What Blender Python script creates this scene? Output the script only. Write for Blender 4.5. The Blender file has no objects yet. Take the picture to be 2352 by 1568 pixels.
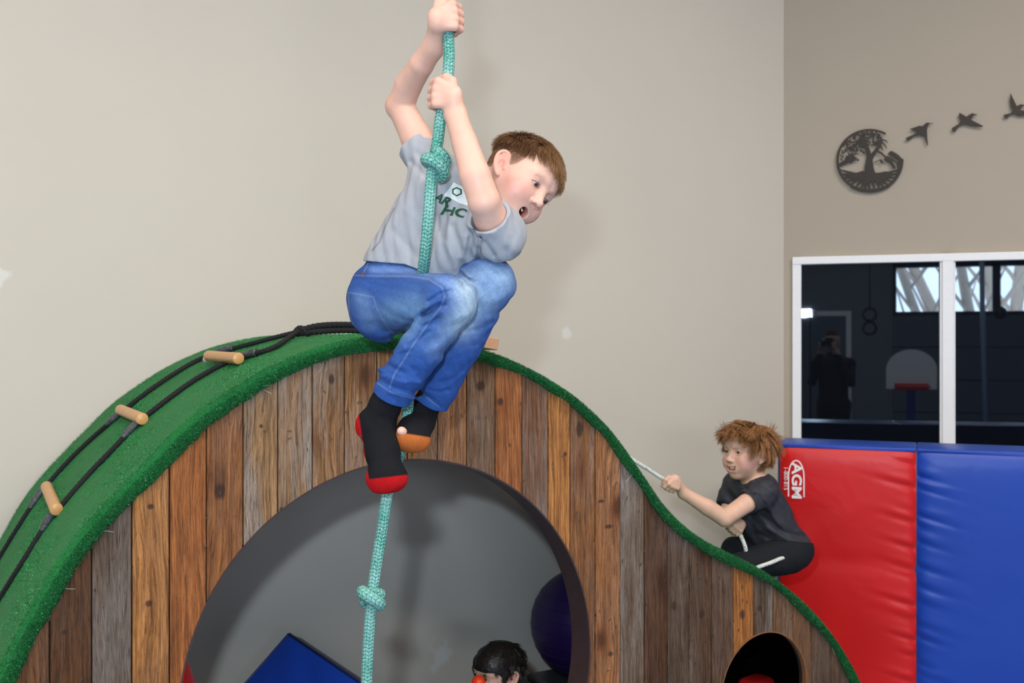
import bpy, bmesh, math, random
import numpy as np
from mathutils import Vector, Matrix

# ---------------------------------------------------------------- camera
FPX, CX, CY, CAMZ = 2300.0, 1176.0, 784.0, 1.6        # focal length in pixels of the 2352 x 1568 frame
scn = bpy.context.scene
col = scn.collection
cam_d = bpy.data.cameras.new('camera')
cam = bpy.data.objects.new('camera', cam_d)
col.objects.link(cam)
cam.location = (0, 0, CAMZ)
cam.rotation_euler = (math.pi / 2, 0, 0)
cam_d.sensor_width = 36.0
cam_d.lens = FPX / 2352.0 * 36.0
cam_d.clip_start = 0.05
cam_d.dof.use_dof = True
cam_d.dof.focus_distance = 2.5
cam_d.dof.aperture_fstop = 5.0
scn.camera = cam

# ---------------------------------------------------------------- light
scn.view_settings.view_transform = 'Standard'
scn.view_settings.look = 'None'
scn.view_settings.gamma = 1.0
scn.view_settings.use_curve_mapping = False
scn.view_settings.exposure = -0.13

world = bpy.data.worlds.new('world')
scn.world = world
world.use_nodes = True
bg = world.node_tree.nodes['Background']
bg.inputs['Color'].default_value = (0.72, 0.86, 1.0, 1)
bg.inputs['Strength'].default_value = 22.0


def area_light(name, loc, target, sx, sy, power, color, spread=math.pi):
    d = bpy.data.lights.new(name, 'AREA')
    d.shape = 'RECTANGLE'; d.size = sx; d.size_y = sy
    d.energy = power; d.color = color; d.spread = spread
    o = bpy.data.objects.new(name, d); col.objects.link(o)
    o.location = loc
    v = Vector(target) - Vector(loc)
    o.rotation_euler = v.to_track_quat('-Z', 'Y').to_euler()
    return o


# the photographer's flash beside the camera (it shows as a small reflection in the window)
FLASH = Vector((-0.17, 0.0, 1.90))
fl = area_light('flash_light', FLASH, (-0.05, 2.6, 1.35), 0.11, 0.08, 46.0, (0.70, 0.86, 1.0))
# ceiling panels (fixtures are built with the ceiling further down)
CEIL = 4.6
PANELS = [(-2.6, 0.6), (0.2, 0.2), (2.4, 2.0), (-1.6, -2.2), (1.4, -2.4), (4.2, 0.4)]
for (x, y) in PANELS:
    area_light('ceiling_panel_light', (x, y, CEIL - 0.09), (x, y, 0), 1.15, 0.55, 78.0, (1.0, 0.90, 0.79))

scn.cycles.adaptive_threshold = 0.02
scn.cycles.max_bounces = 6
scn.cycles.diffuse_bounces = 4
scn.cycles.glossy_bounces = 3

# ---------------------------------------------------------------- frames of reference
V3 = lambda *a: np.array(a, dtype=float)
TH = math.radians(29.0)                      # the climbing hump is turned 29 degrees
U = V3(math.cos(TH), math.sin(TH), 0); D = V3(-math.sin(TH), math.cos(TH), 0)
FRONT = 2.71                                 # distance of the plank face
WALL_D = 1.25                                # room wall behind it
TR = math.radians(17.2)                      # window wall is turned the other way
RE = V3(math.cos(TR), -math.sin(TR), 0); RN = V3(math.sin(TR), math.cos(TR), 0)


def ray(px, py):
    return V3((px - CX) / FPX, 1.0, -(py - CY) / FPX)


def P(px, py, Y):                            # a pixel and a distance -> a point
    r = ray(px, py) * Y
    return V3(r[0], r[1], r[2] + CAMZ)


def S(u, d, z):                              # hump coordinates -> world
    p = U * u + D * (FRONT + d)
    return V3(p[0], p[1], z)


def on_plane(px, py, n, dist):
    r = ray(px, py); t = dist / (r @ n)
    p = r * t
    return V3(p[0], p[1], p[2] + CAMZ)


_c = on_plane(1800, 784, D, FRONT + WALL_D)
CORNER = V3(_c[0], _c[1], 0)
RDIST = CORNER @ RN
on_right = lambda px, py, off=0.0: on_plane(px, py, RN, RDIST - off)


# ---------------------------------------------------------------- helpers
def tag(o, label=None, cat=None, group=None, kind=None):
    if label: o['label'] = label
    if cat: o['category'] = cat
    if group: o['group'] = group
    if kind: o['kind'] = kind
    return o


def empty(name, loc=(0, 0, 0), rz=0.0):
    o = bpy.data.objects.new(name, None); col.objects.link(o)
    o.empty_display_size = 0.1
    o.location = loc; o.rotation_euler = (0, 0, rz)
    return o


def obj(name, me, mat=None, parent=None, smooth=None):
    if mat is not None and not me.materials:
        me.materials.append(mat)
    o = bpy.data.objects.new(name, me); col.objects.link(o)
    if parent is not None: o.parent = parent
    if smooth is not None:
        me.polygons.foreach_set('use_smooth', [smooth] * len(me.polygons))
    return o


def pydata(name, verts, faces):
    me = bpy.data.meshes.new(name)
    me.from_pydata([tuple(map(float, v)) for v in verts], [], faces)
    me.update()
    return me


def fastmesh(name, verts, faces):            # numpy arrays, all faces of one size
    verts = np.asarray(verts, np.float32); faces = np.asarray(faces, np.int32)
    n, k = faces.shape
    me = bpy.data.meshes.new(name)
    me.vertices.add(len(verts)); me.vertices.foreach_set('co', verts.ravel())
    me.loops.add(n * k); me.loops.foreach_set('vertex_index', faces.ravel())
    me.polygons.add(n)
    me.polygons.foreach_set('loop_start', np.arange(0, n * k, k, dtype=np.int32))
    me.polygons.foreach_set('loop_total', np.full(n, k, np.int32))
    me.update(calc_edges=True)
    return me


def set_colors(me, rgb):
    a = me.color_attributes.new('Col', 'FLOAT_COLOR', 'POINT')
    c = np.ones((len(me.vertices), 4), np.float32); c[:, :3] = rgb
    a.data.foreach_set('color', c.ravel())


def box_mesh(name, lo, hi, bevel=0.0, seg=2):
    bm = bmesh.new()
    bmesh.ops.create_cube(bm, size=1.0)
    lo = Vector(lo); hi = Vector(hi)
    for v in bm.verts:
        v.co = Vector([lo[i] + (v.co[i] + 0.5) * (hi[i] - lo[i]) for i in range(3)])
    if bevel > 0:
        bmesh.ops.bevel(bm, geom=bm.edges[:], offset=bevel, segments=seg, affect='EDGES', profile=0.5)
    me = bpy.data.meshes.new(name); bm.to_mesh(me); bm.free()
    return me


def frames(pts):
    pts = np.asarray(pts, float); n = len(pts)
    t = np.gradient(pts, axis=0); t /= np.linalg.norm(t, axis=1)[:, None] + 1e-12
    a = np.zeros_like(pts); ref = V3(0, 0, 1) if abs(t[0][2]) < 0.9 else V3(1, 0, 0)
    v = ref - t[0] * (ref @ t[0]); v /= np.linalg.norm(v); a[0] = v
    for i in range(1, n):
        v = a[i - 1] - t[i] * (a[i - 1] @ t[i]); a[i] = v / (np.linalg.norm(v) + 1e-12)
    return t, a, np.cross(t, a)


def spline(pts, n):                          # Catmull-Rom through the points, n samples by arc length
    pts = np.asarray(pts, float)
    q = np.vstack([2 * pts[0] - pts[1], pts, 2 * pts[-1] - pts[-2]])
    out = []
    for i in range(1, len(q) - 2):
        p0, p1, p2, p3 = q[i - 1:i + 3]
        for s in np.linspace(0, 1, 40, endpoint=False):
            out.append(0.5 * (2 * p1 + (p2 - p0) * s + (2 * p0 - 5 * p1 + 4 * p2 - p3) * s * s + (3 * p1 - p0 - 3 * p2 + p3) * s ** 3))
    out.append(pts[-1]); out = np.array(out)
    L = np.r_[0, np.cumsum(np.linalg.norm(np.diff(out, axis=0), axis=1))]
    t = np.linspace(0, L[-1], n)
    return np.stack([np.interp(t, L, out[:, k]) for k in range(out.shape[1])], 1)


def tube(name, pts, radius, sides=10, lobes=0, twist=0.0, depth=0.12, caps=True, braid=0.0):
    """swept tube; lobes/twist give a laid rope; radius a number or one per point"""
    pts = np.asarray(pts, float); n = len(pts)
    t, a, b = frames(pts)
    L = np.r_[0, np.cumsum(np.linalg.norm(np.diff(pts, axis=0), axis=1))]
    r = np.broadcast_to(np.asarray(radius, float), (n,))
    ang = np.linspace(0, 2 * math.pi, sides, endpoint=False)
    rr = np.ones((n, sides)); ph = ang[None, :] + np.zeros((n, 1))
    if lobes:
        rr = 1 - depth + depth * np.abs(np.cos(0.5 * lobes * (ang[None, :] - twist * L[:, None]))) ** 0.7
    if braid:
        rr = 1 + braid * np.sign(np.sin(8 * ang[None, :] + 0 * L[:, None])) * np.sin(twist * L[:, None] + 4 * ang[None, :])
    R = r[:, None] * rr
    verts = pts[:, None, :] + R[..., None] * (np.cos(ph)[..., None] * a[:, None, :] + np.sin(ph)[..., None] * b[:, None, :])
    verts = verts.reshape(-1, 3)
    i = np.arange(n - 1)[:, None] * sides; j = np.arange(sides)[None, :]; j2 = (j + 1) % sides
    faces = np.stack([i + j, i + j2, i + sides + j2, i + sides + j], -1).reshape(-1, 4)
    fl_ = [tuple(x) for x in faces.tolist()]
    if caps:
        fl_.append(tuple(range(sides - 1, -1, -1))); fl_.append(tuple(range((n - 1) * sides, n * sides)))
    me = pydata(name, verts, fl_)
    # uv: along (metres) and around
    me.polygons.foreach_set('use_smooth', [True] * len(me.polygons))
    return me


# ---------------------------------------------------------------- node materials
class NT:
    def __init__(self, name):
        self.m = bpy.data.materials.new(name); self.m.use_nodes = True
        self.t = self.m.node_tree; self.t.nodes.clear()
        self.out = self.t.nodes.new('ShaderNodeOutputMaterial')
        self.b = self.n('ShaderNodeBsdfPrincipled'); self.link(self.b.outputs[0], self.out.inputs[0])

    def n(self, typ, **kw):
        nd = self.t.nodes.new(typ)
        for k, v in kw.items():
            if hasattr(nd, k) and k not in ('inputs',): setattr(nd, k, v)
        return nd

    def link(self, a, b): self.t.links.new(a, b)

    def set(self, nd, **kw):
        for k, v in kw.items():
            s = nd.inputs[k.replace('_', ' ')]
            if hasattr(v, 'links') or isinstance(v, bpy.types.NodeSocket): self.link(v, s)
            else: s.default_value = v
        return nd

    def inp(self, nd, i, v):
        if isinstance(v, bpy.types.NodeSocket): self.link(v, nd.inputs[i])
        else: nd.inputs[i].default_value = v

    def coord(self, which='Object'): return self.n('ShaderNodeTexCoord').outputs[which]

    def mapping(self, vec, scale=(1, 1, 1), loc=(0, 0, 0)):
        m = self.n('ShaderNodeMapping'); self.link(vec, m.inputs[0])
        m.inputs['Scale'].default_value = scale
        if isinstance(loc, bpy.types.NodeSocket): self.link(loc, m.inputs['Location'])
        else: m.inputs['Location'].default_value = loc
        return m.outputs[0]

    def noise(self, vec, scale, detail=3, rough=0.5, dist=0.0):
        m = self.n('ShaderNodeTexNoise'); self.link(vec, m.inputs['Vector'])
        m.inputs['Scale'].default_value = scale; m.inputs['Detail'].default_value = detail
        m.inputs['Roughness'].default_value = rough; m.inputs['Distortion'].default_value = dist
        return m.outputs['Fac']

    def ramp(self, fac, stops):
        r = self.n('ShaderNodeValToRGB'); self.link(fac, r.inputs[0])
        e = r.color_ramp.elements
        while len(e) < len(stops): e.new(0.5)
        for k, (p, c) in enumerate(stops):
            e[k].position = p; e[k].color = tuple(c) + (1,) if len(c) == 3 else c
        return r.outputs[0]

    def math(self, op, a, b=0.0, c=0.0, clamp=False):
        m = self.n('ShaderNodeMath', operation=op); m.use_clamp = clamp
        self.inp(m, 0, a); self.inp(m, 1, b)
        if op in ('MULTIPLY_ADD', 'COMPARE', 'SMOOTH_MIN'): self.inp(m, 2, c)
        return m.outputs[0]

    def mix(self, fac, a, b, mode='MIX'):
        m = self.n('ShaderNodeMix', data_type='RGBA', blend_type=mode)
        self.inp(m, 0, fac)
        for i, v in ((6, a), (7, b)):
            if isinstance(v, (tuple, list)) and len(v) == 3: v = tuple(v) + (1,)
            self.inp(m, i, v)
        return m.outputs[2]

    def bump(self, height, strength=0.3, dist=0.01):
        b = self.n('ShaderNodeBump'); self.link(height, b.inputs['Height'])
        b.inputs['Strength'].default_value = strength; b.inputs['Distance'].default_value = dist
        self.link(b.outputs[0], self.b.inputs['Normal'])


def srgb(r, g, b):
    f = lambda c: (c / 255 / 12.92) if c / 255 <= 0.04045 else ((c / 255 + 0.055) / 1.055) ** 2.4
    return (f(r), f(g), f(b))


def simple(name, rgb, rough=0.6, bump=0.0, bscale=60, var=0.12, metal=0.0, spec=0.4):
    """plain colour with a little grain so no surface is dead flat"""
    n = NT(name); c = n.coord()
    f = n.noise(c, bscale, 4)
    k = n.ramp(f, [(0.25, tuple(x * (1 - var) for x in rgb)), (0.75, tuple(min(1, x * (1 + var)) for x in rgb))])
    n.set(n.b, Base_Color=k, Roughness=rough, Metallic=metal)
    n.b.inputs['Specular IOR Level'].default_value = spec
    if bump: n.bump(f, bump, 0.004)
    return n.m


def vcol(name, rough=0.6, bump=0.0, bscale=300, var=0.1, sss=0.0, spec=0.4, stretch=(1, 1, 1), vscale=40):
    """colour painted on the vertices, with procedural grain on top"""
    n = NT(name); c = n.coord()
    a = n.n('ShaderNodeVertexColor'); a.layer_name = 'Col'
    f = n.noise(n.mapping(c, stretch), vscale, 4)
    k = n.mix(1.0, a.outputs[0], n.ramp(f, [(0.25, (1 - var,) * 3), (0.75, (1 + var,) * 3)]), 'MULTIPLY')
    n.set(n.b, Base_Color=k, Roughness=rough)
    n.b.inputs['Specular IOR Level'].default_value = spec
    if sss:
        n.b.inputs['Subsurface Weight'].default_value = sss
        n.b.inputs['Subsurface Radius'].default_value = (1.0, 0.35, 0.2)
        n.b.inputs['Subsurface Scale'].default_value = 0.006
    if bump: n.bump(n.noise(n.mapping(c, stretch), bscale, 3), bump, 0.002)
    return n.m


# ================================================================ THE ROOM
def wall_material(name, rgb, spots):
    n = NT(name); c = n.coord()
    f = n.noise(c, 1.3, 3); g = n.noise(c, 240, 2)
    k = n.ramp(f, [(0.3, tuple(x * 0.985 for x in rgb)), (0.7, tuple(x * 1.015 for x in rgb))])
    # touched-up filler patches
    for (p, r) in spots:
        v = n.n('ShaderNodeVectorMath', operation='SUBTRACT'); n.link(c, v.inputs[0]); v.inputs[1].default_value = tuple(p)
        l = n.n('ShaderNodeVectorMath', operation='LENGTH'); n.link(v.outputs[0], l.inputs[0])
        w = n.math('ADD', n.math('DIVIDE', l.outputs['Value'], r), n.math('MULTIPLY', n.math('SUBTRACT', n.noise(c, 14, 4), 0.5), 2.6))
        m = n.math('SUBTRACT', 1.0, n.n('ShaderNodeMath').outputs[0]) if False else n.ramp(w, [(0.35, (0.45,) * 3), (0.75, (0,) * 3)])
        k = n.mix(m, k, (0.80, 0.80, 0.80))
    n.set(n.b, Base_Color=k, Roughness=0.75)
    n.b.inputs['Specular IOR Level'].default_value = 0.25
    n.bump(g, 0.06, 0.002)
    return n.m


WALL_RGB = srgb(206, 198, 187)
spots = [(on_plane(-5, 640, D, FRONT + WALL_D), 0.06), (on_plane(1300, 768, D, FRONT + WALL_D), 0.035), (on_plane(1010, 1500, D, FRONT + WALL_D), 0.09)]
M_wall = wall_material('wall_paint', WALL_RGB, spots)
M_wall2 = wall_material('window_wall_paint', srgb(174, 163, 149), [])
M_rear = simple('rear_wall_paint', srgb(120, 126, 134), 0.8, var=0.03)
M_floor = simple('rubber_floor', srgb(140, 156, 180), 0.8, 0.2, 120)
M_ceil = simple('ceiling_paint', srgb(214, 210, 202), 0.9, var=0.03)
M_white = simple('white_trim_paint', srgb(238, 238, 242), 0.45, var=0.02)

EL, NL = -5.0, -5.5                           # left end and rear wall of the room in window-wall coordinates


def EN(e, n, z): return RE * e + RN * n + V3(0, 0, z)


_e0 = CORNER @ RE
_t = (_e0 - EL) / (U @ RE)
LEFTC = CORNER - U * _t
POLY = [LEFTC, CORNER, EN(6.0, RDIST, 0), EN(6.0, NL, 0), EN(EL, NL, 0)]


def wall_slab(name, a, b, mat, z0=0.0, z1=CEIL, th=0.12):
    a = V3(*a); b = V3(*b); d = b - a; d /= np.linalg.norm(d); nrm = V3(-d[1], d[0], 0)   # outside of the clockwise room
    q = [a - d * 0.0, b + d * 0.0, b + nrm * th + d * 0.0, a + nrm * th]
    vs = [V3(p[0], p[1], z0) for p in q] + [V3(p[0], p[1], z1) for p in q]
    me = pydata(name, vs, [(0, 1, 5, 4), (1, 2, 6, 5), (2, 3, 7, 6), (3, 0, 4, 7), (3, 2, 1, 0), (4, 5, 6, 7)])
    o = obj(name, me, mat); tag(o, kind='structure')
    return o


tag(wall_slab('wall_back', POLY[0], POLY[1], M_wall), 'beige painted wall behind the climbing hump', None)
tag(wall_slab('wall_side', POLY[2], POLY[3], M_rear), 'grey side wall of the gym', None)
tag(wall_slab('wall_left', POLY[4], POLY[0], M_rear), 'grey side wall of the gym', None)


def flat_poly(name, poly, z, th, mat):
    n = len(poly)
    vs = [V3(p[0], p[1], z) for p in poly] + [V3(p[0], p[1], z - th) for p in poly]
    fs = [tuple(range(n - 1, -1, -1)), tuple(range(n, 2 * n))] + [(i, (i + 1) % n, n + (i + 1) % n, n + i) for i in range(n)]
    return tag(obj(name, pydata(name, vs, fs), mat), kind='structure')


tag(flat_poly('floor', POLY, 0.0, 0.1, M_floor), 'grey-blue rubber gym floor')
tag(flat_poly('ceiling', POLY, CEIL + 0.1, 0.1, M_ceil), 'pale ceiling of the gym')

M_diff = NT('panel_diffuser')
M_diff.set(M_diff.b, Base_Color=(0.9, 0.9, 0.88, 1), Roughness=0.5)
M_diff.b.inputs['Emission Color'].default_value = (1.0, 0.92, 0.82, 1); M_diff.b.inputs['Emission Strength'].default_value = 4.0
for k, (x, y) in enumerate(PANELS):
    e = empty('ceiling_light', (x, y, CEIL))
    obj('frame', box_mesh('lamp_frame', (-0.62, -0.32, -0.06), (0.62, 0.32, 0.0), 0.008), M_white, e)
    obj('diffuser', box_mesh('lamp_diffuser', (-0.58, -0.28, -0.075), (0.58, 0.28, -0.058), 0.004), M_diff.m, e)
    tag(e, 'flat white ceiling lamp panel ' + ['near the side wall by the hump', 'above the climbing rope', 'above the turf slope', 'above the photographer', 'above the basketball hoop', 'above the blue mat'][k], 'ceiling light', 'ceiling lamp panels')


# ---- window wall: slabs round the window opening, then the window
def en_of(p): return p @ RE, p[2]


wl, wt = en_of(on_right(1820, 591)); wr = wl + 2.5; wb = 0.90


def ebox(name, e0, e1, n0, n1, z0, z1, mat, parent=None, bevel=0.0):
    me = box_mesh(name, (e0, n0, z0), (e1, n1, z1), bevel)
    o = obj(name, me, mat, parent)
    return o


def right_root(name, kind=None):
    o = empty(name, (0, 0, 0), -TR)
    if kind: o['kind'] = kind
    return o


wr_root = right_root('wall_right', 'structure'); tag(wr_root, 'taupe wall with the wide window and bird ornaments')
for (a, b, c, d_) in ((_e0, wl, 0, CEIL), (wr, 6.0, 0, CEIL), (wl, wr, wt, CEIL), (wl, wr, 0, wb)):
    ebox('wall_section', a, b, RDIST, RDIST + 0.14, c, d_, M_wall2, wr_root)

M_glass = NT('dark_window_glass')
M_glass.set(M_glass.b, Base_Color=(0.004, 0.005, 0.008, 1), Roughness=0.012)
M_glass.b.inputs['Specular IOR Level'].default_value = 0.95
M_glass.b.inputs['Specular Tint'].default_value = (0.72, 0.86, 1.0, 1)
win = right_root('window_1', 'structure'); tag(win, 'wide white framed window with dark reflecting glass')
fw = 0.046
m1, m2 = en_of(on_right(2163, 800))[0], en_of(on_right(2190, 800))[0]
ebox('frame_jamb', wl, wl + fw, RDIST - 0.022, RDIST + 0.05, wb, wt, M_white, win, 0.004)
ebox('frame_jamb', wr - fw, wr, RDIST - 0.022, RDIST + 0.05, wb, wt, M_white, win, 0.004)
ebox('frame_head', wl, wr, RDIST - 0.026, RDIST + 0.05, wt - 0.040, wt, M_white, win, 0.004)
ebox('frame_sill', wl, wr, RDIST - 0.03, RDIST + 0.05, wb, wb + 0.045, M_white, win, 0.004)
ebox('mullion', m1, m2, RDIST - 0.024, RDIST + 0.05, wb, wt, M_white, win, 0.004)
ebox('mullion_bead', m1 - 0.010, m1 + 0.006, RDIST - 0.012, RDIST + 0.05, wb, wt, M_white, win, 0.002)
ebox('mullion_bead', m2 - 0.006, m2 + 0.008, RDIST - 0.012, RDIST + 0.05, wb, wt, M_white, win, 0.002)
ebox('pane', wl + fw, m1, RDIST + 0.015, RDIST + 0.022, wb, wt - 0.03, M_glass.m, win)
ebox('pane', m2, wr - fw, RDIST + 0.015, RDIST + 0.022, wb, wt - 0.03, M_glass.m, win)

# ---- rear wall with the roll-up door whose panes show sky and bare trees (seen mirrored in the window)
rear = right_root('wall_rear', 'structure'); tag(rear, 'rear wall of the gym with the roll-up door')
RE0, RE1, RZ0, RZ1 = 1.05, 5.4, 2.03, 2.80
for (a, b, c, d_) in ((EL, RE0, 0, CEIL), (RE1, 6.0, 0, CEIL), (RE0, RE1, RZ1, CEIL), (RE0, RE1, 0, RZ0)):
    ebox('wall_section', a, b, NL - 0.12, NL, c, d_, M_rear, rear)
M_steel = simple('door_steel', srgb(96, 104, 116), 0.5, var=0.04)
M_dark = simple('dark_steel', srgb(38, 42, 50), 0.5, var=0.05)
M_pipe = simple('pale_pipe', srgb(150, 170, 200), 0.4, var=0.04)
rdoor = right_root('door_1', 'structure'); tag(rdoor, 'roll-up gym door with a row of clear panes')
for k in range(4):
    ebox('door_panel', RE0, RE1, NL + 0.0, NL + 0.035, 0.02 + k * 0.50, 0.50 + k * 0.50, M_steel, rdoor, 0.006)
for k in range(4):
    x = RE0 + (RE1 - RE0) * k / 3
    ebox('door_stile', max(RE0, x - 0.05), min(RE1, x + 0.05), NL - 0.01, NL + 0.04, RZ0, RZ1, M_dark, rdoor, 0.005)
ebox('door_rail', RE0, RE1, NL - 0.01, NL + 0.045, RZ1 - 0.07, RZ1 + 0.03, M_dark, rdoor, 0.005)
ebox('door_rail', RE0, RE1, NL - 0.01, NL + 0.045, RZ0 - 0.03, RZ0 + 0.03, M_dark, rdoor, 0.005)
pw = area_light('door_pane_portal', EN((RE0 + RE1) / 2, NL - 0.02, (RZ0 + RZ1) / 2), EN((RE0 + RE1) / 2, NL + 2, (RZ0 + RZ1) / 2), RE1 - RE0, RZ1 - RZ0, 0.0, (1, 1, 1))
pw.data.cycles.is_portal = True
M_bark = simple('bare_bark', srgb(186, 166, 150), 0.9, 0.4, 20)
rng = np.random.default_rng(5)


def mirrored(px, py, n):                       # where a thing mirrored in the window at this pixel really stands, n metres along the window wall's normal
    r = ray(px, py); t = (2 * RDIST - n) / (r @ RN)
    return V3((r @ RE) * t, n, CAMZ + r[2] * t)


for k, (x0, x1, dep, rad) in enumerate(((2062, 2100, 2.2, 0.10), (2092, 2142, 3.6, 0.14), (2206, 2222, 2.4, 0.12), (2268, 2284, 5.0, 0.18), (2346, 2330, 6.4, 0.17))):
    a, b = mirrored(x0, 600, NL - dep), mirrored(x1, 722, NL - dep)
    base = b + (b - a) * (b[2] / (a[2] - b[2])); sl = (a - b) / (a[2] - b[2])
    t_root = empty('bare_tree', EN(base[0], NL - dep, 0), -TR)
    at = lambda z: V3(sl[0] * z, 0, z)
    obj('trunk', tube('trunk', spline([at(0), at(1.6) + V3(0.05, 0, 0), at(3.0), at(5.2)], 24), np.linspace(rad, rad * 0.45, 24), 9), M_bark, t_root)
    for j in range(6):
        z = 1.5 + j * 0.32; s_ = 1 if (j + k) % 2 else -1; r0 = at(z)
        obj('branch', tube('branch', spline([r0, r0 + V3(s_ * 0.25, 0.08, 0.35), r0 + V3(s_ * (0.5 + 0.12 * j), 0.1 * s_, 1.2)], 14), np.linspace(rad * 0.32, 0.012, 14), 6), M_bark, t_root)
    tag(t_root, 'bare winter tree outside the roll-up door', 'tree', 'bare trees outside')
# gym gear hanging behind the camera, seen mirrored
M_gear = simple('black_gear', srgb(24, 26, 32), 0.6)
for (px, py, n_, kind) in ((2298, 718, -3.4, 0), (1998, 722, -3.8, 1)):
    q = mirrored(px, py, n_)
    g_ = empty('punch_ball' if kind == 0 else 'trapeze_rings', EN(q[0], n_, 0) * 1.0 + V3(0, 0, q[2]), -TR)
    obj('cord', tube('cord', [(0, 0, 0.08), (0, 0, CEIL - q[2])], 0.009, 8), M_gear, g_)
    if kind == 0:
        bm = bmesh.new(); bmesh.ops.create_uvsphere(bm, u_segments=24, v_segments=16, radius=0.085); me = bpy.data.meshes.new('ball'); bm.to_mesh(me); bm.free()
        obj('ball_skin', me, M_gear, g_, True)
        tag(g_, 'black punch ball hanging on a cord behind the photographer', 'punch ball')
    else:
        an = np.linspace(0, 2 * math.pi, 30)
        for dz in (0.0, -0.19): obj('ring', tube('ring', np.c_[0.085 * np.cos(an), 0.02 * np.sin(an * 2), dz + 0.085 * np.sin(an)], 0.018, 8), M_gear, g_)
        tag(g_, 'pair of black gym rings hanging beside the roll-up door', 'gym rings')
# steel post and pale pipe in front of the door
pp = right_root('pipe_post'); obj('pipe', tube('pipe', [EN(2.15, NL + 1.2, 0.0) * 0 + V3(2.2, NL + 1.2, 0.0), V3(2.15, NL + 1.2, 2.0), V3(2.12, NL + 1.2, CEIL)], 0.035, 12), M_pipe, pp)
obj('foot_plate', box_mesh('plate', (2.1, NL + 1.1, 0), (2.3, NL + 1.3, 0.012)), M_pipe, pp)
tag(pp, 'pale steel pipe post standing before the roll-up door', 'post')
# child's basketball hoop, seen mirrored in the window
bx, bn = 1.08, -2.5
hoop = right_root('basketball_hoop'); tag(hoop, 'small basketball hoop with rounded white backboard and blue pole', 'basketball hoop')
prof = [(-0.30, 1.0), (0.30, 1.0)] + [(0.30 * math.cos(a), 1.24 + 0.26 * math.sin(a)) for a in np.linspace(0, math.pi, 18)]
bm = bmesh.new(); vs = [bm.verts.new((bx + x, bn, z)) for x, z in prof]; f_ = bm.faces.new(vs)
r_ = bmesh.ops.extrude_face_region(bm, geom=[f_]); bmesh.ops.translate(bm, vec=(0, -0.025, 0), verts=[v for v in r_['geom'] if isinstance(v, bmesh.types.BMVert)])
bmesh.ops.recalc_face_normals(bm, faces=bm.faces[:]); me = bpy.data.meshes.new('backboard'); bm.to_mesh(me); bm.free()
obj('backboard', me, simple('backboard_white', srgb(236, 240, 246), 0.5, var=0.03), hoop)
M_hred = simple('hoop_red', srgb(190, 40, 28), 0.5, var=0.05)
ang = np.linspace(0, 2 * math.pi, 40)
obj('rim', tube('rim', np.c_[bx + 0.19 * np.cos(ang), bn + 0.21 + 0.19 * np.sin(ang), 1.04 + 0 * ang], 0.016, 8), M_hred, hoop)
obj('rim_bracket', box_mesh('bracket', (bx - 0.2, bn, 0.985), (bx + 0.2, bn + 0.03, 1.07), 0.006), M_hred, hoop)
M_hblue = simple('hoop_blue', srgb(36, 58, 130), 0.5, var=0.05)
obj('pole', box_mesh('pole', (bx - 0.05, bn - 0.1, 0.1), (bx + 0.05, bn - 0.025, 1.3), 0.01), M_hblue, hoop)
obj('base', box_mesh('base', (bx - 0.28, bn - 0.45, 0.0), (bx + 0.28, bn + 0.1, 0.14), 0.04), M_dark, hoop)
# side-room door frame seen mirrored beside the photographer
idoor = right_root('door_2', 'structure'); tag(idoor, 'pale framed inner door in the rear wall')
ebox('door_leaf', -0.62, 0.36, NL, NL + 0.03, 0.0, 2.0, simple('door_leaf_paint', srgb(92, 104, 118), 0.5, var=0.04), idoor)
for (a, b, c, d_) in ((-0.70, -0.62, 0, 2.08), (0.36, 0.44, 0, 2.08), (-0.62, 0.36, 2.0, 2.08)):
    ebox('door_frame', a, b, NL, NL + 0.05, c, d_, M_white, idoor, 0.004)

# ================================================================ THE CLIMBING HUMP
TOPPTS = [(-0.14, 0.0), (-0.11, 0.16), (-0.05, 0.42), (0.0, 0.585), (0.05, 0.725), (0.103, 0.852), (0.185, 1.012), (0.26, 1.122), (0.33, 1.200), (0.406, 1.280),
          (0.48, 1.355), (0.555, 1.418), (0.64, 1.475), (0.72, 1.520), (0.81, 1.560), (0.90, 1.590), (1.0, 1.612), (1.1, 1.622), (1.2, 1.617), (1.32, 1.596),
          (1.437, 1.563), (1.533, 1.526), (1.626, 1.482), (1.73, 1.420), (1.816, 1.353), (1.881, 1.289), (1.947, 1.212), (2.007, 1.136), (2.071, 1.058),
          (2.154, 0.981), (2.253, 0.915), (2.386, 0.850), (2.508, 0.788), (2.633, 0.708), (2.748, 0.618), (2.84, 0.528), (2.933, 0.418), (3.012, 0.299), (3.075, 0.17), (3.14, 0.0)]
TOP = spline(TOPPTS, 520)                     # (u, z) by arc length
_dz = np.gradient(TOP, axis=0); _dz /= np.linalg.norm(_dz, axis=1)[:, None]
TNRM = np.stack([-_dz[:, 1], _dz[:, 0]], 1)   # outward normal of the outline
topz = lambda u: np.interp(u, TOP[:, 0], TOP[:, 1])
TURF_T = 0.022
HC, HR = (1.146, 0.614), 0.643                # big round opening
KC, KR = (2.537, 0.354), 0.204                # small round opening
edge = TOP - TNRM * TURF_T                    # top of the planks, under the turf
edgez = lambda u: np.interp(u, edge[:, 0], edge[:, 1])

hump = empty('climbing_hump', S(0, 0, 0), TH)
tag(hump, 'wooden climbing hump with plank front, round openings and green turf top', 'climbing hump')


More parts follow.
